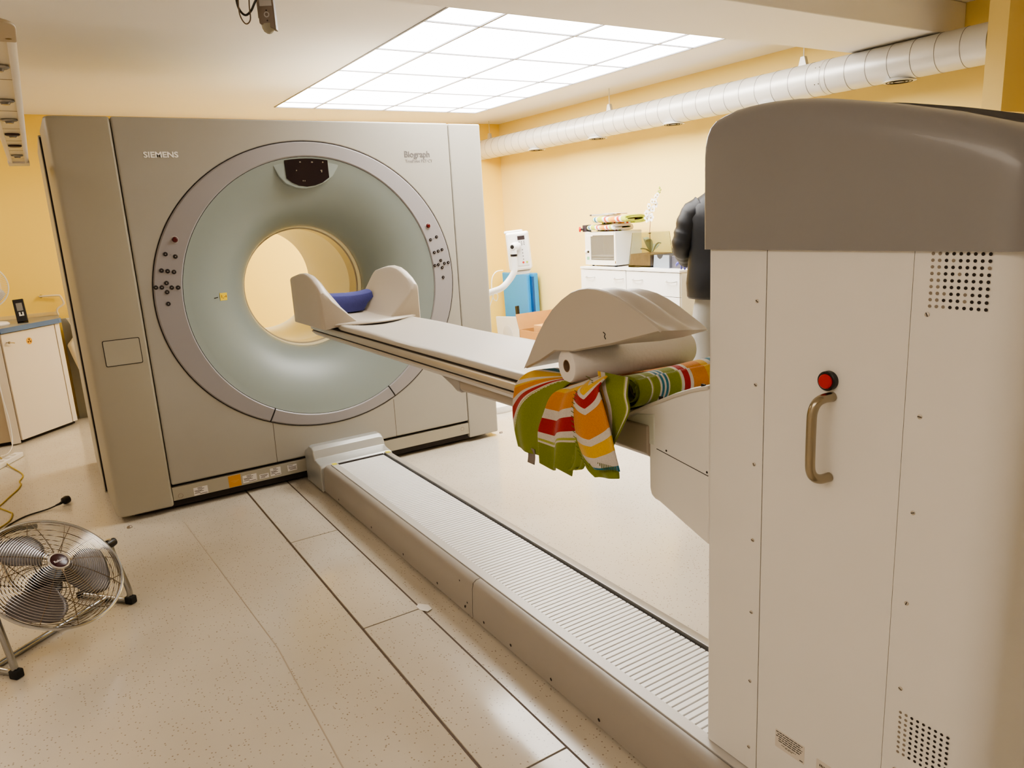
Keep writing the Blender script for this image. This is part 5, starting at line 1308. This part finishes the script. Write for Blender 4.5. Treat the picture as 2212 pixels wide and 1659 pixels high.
def sleeve(s, el, wr):
    P = [pt(.0, .115*s, 1.44), pt(.0, .185*s, 1.395), pt(*[a+(b-a)*.5 for a, b in zip((.0, .20*s, 1.37), el)]), pt(*el), pt(*[a+(b-a)*.35+c for a, b, c in zip(el, wr, (0, 0, -.012))]), pt(*[a+(b-a)*.7 for a, b in zip(el, wr)]), pt(*wr)]
    path = smooth_path(P, 5); n = len(path)
    rr = [(.088-.030*(i/n)**1.1)*(1+.05*sin(i*1.9))*(.8 if i == 0 else 1) for i in range(n)]
    return obj('jacket_sleeve', tube(BM(), path, rr, 20), M_jk, jo, ang=80)
sleeve(1, (.02, .242, 1.205), (.25, .190, 1.095)); sleeve(-1, (.05, -.255, 1.19), (.25, -.165, 1.08))
hd_ = BM(); rings = []
for z, w, d, f in ((1.515, .115, .07, -.10), (1.545, .105, .075, -.095), (1.575, .095, .065, -.085), (1.60, .09, .05, -.075), (1.612, .086, .03, -.07)):
    rings.append([pt(f+d*sin(t), w*cos(t), z) for t in [2*pi*i/24 for i in range(24)]])
loft(hd_, rings); obj('jacket_hood', hd_, M_jk, jo, ang=70)
bm = BM()
for a in (0, .9, 1.7): tube(bm, [pt(.155*sin(a+1.2), .205*cos(a+1.2), .85), pt(.16*sin(a+1.2), .21*cos(a+1.2), .825)], .004, 6)
obj('hem_drawcord', bm, M_black, jo)
sc_ = BM(); 
for k in range(3): torus(sc_, pt(.02, 0, 1.615+.02*k), (FD.x*.15, FD.y*.15, 1), .070, .015, 32, 10)
o_ = obj('scarf', sc_, mat('crimson_scarf', (176, 34, 62), .8, noise=.2, nscale=60), pe); o_['label'] = 'crimson scarf'
# gloved hands: palm + five separate fingers
M_gl = mat('blue_glove', (92, 96, 196), .45)
def hand(wr, tip_dir, side, m, z_end):
    W = Vector(pt(*wr)); T = Vector(tip_dir).normalized(); Sd = T.cross(Vector((0,0,1))).normalized()*side
    V = [W, W+T*.05, W+T*.085]; E = [(0,1),(1,2)]; Rd = [(.024,.018),(.036,.018),(.036,.016)]
    for k, (o, L_) in enumerate(((-.030, .055), (-.010, .068), (.011, .064), (.030, .048))):
        b = len(V); V += [W+T*.088+Sd*o, W+T*(.088+L_*.5)+Sd*o*1.15+Vector((0,0,-.006)), W+T*(.088+L_)+Sd*o*1.2+Vector((0,0,-.022))]
        E += [(2, b), (b, b+1), (b+1, b+2)]; Rd += [.0095, .0088, .0075]
    b = len(V); V += [W+T*.03-Sd*.034, W+T*.055-Sd*.058+Vector((0,0,-.006)), W+T*.085-Sd*.066+Vector((0,0,-.014))]
    E += [(1, b), (b, b+1), (b+1, b+2)]; Rd += [.012, .0105, .009]
    return skin('gloved_hand', V, E, Rd, 0, m, pe, sub=1)
hand((.27, .20, 1.085), FD*.9-SD*.2+Vector((0,0,-.35)), 1, M_gl, 1.02)
hand((.27, -.16, 1.07), FD*.9+SD*.1+Vector((0,0,-.35)), -1, M_gl, 1.02)
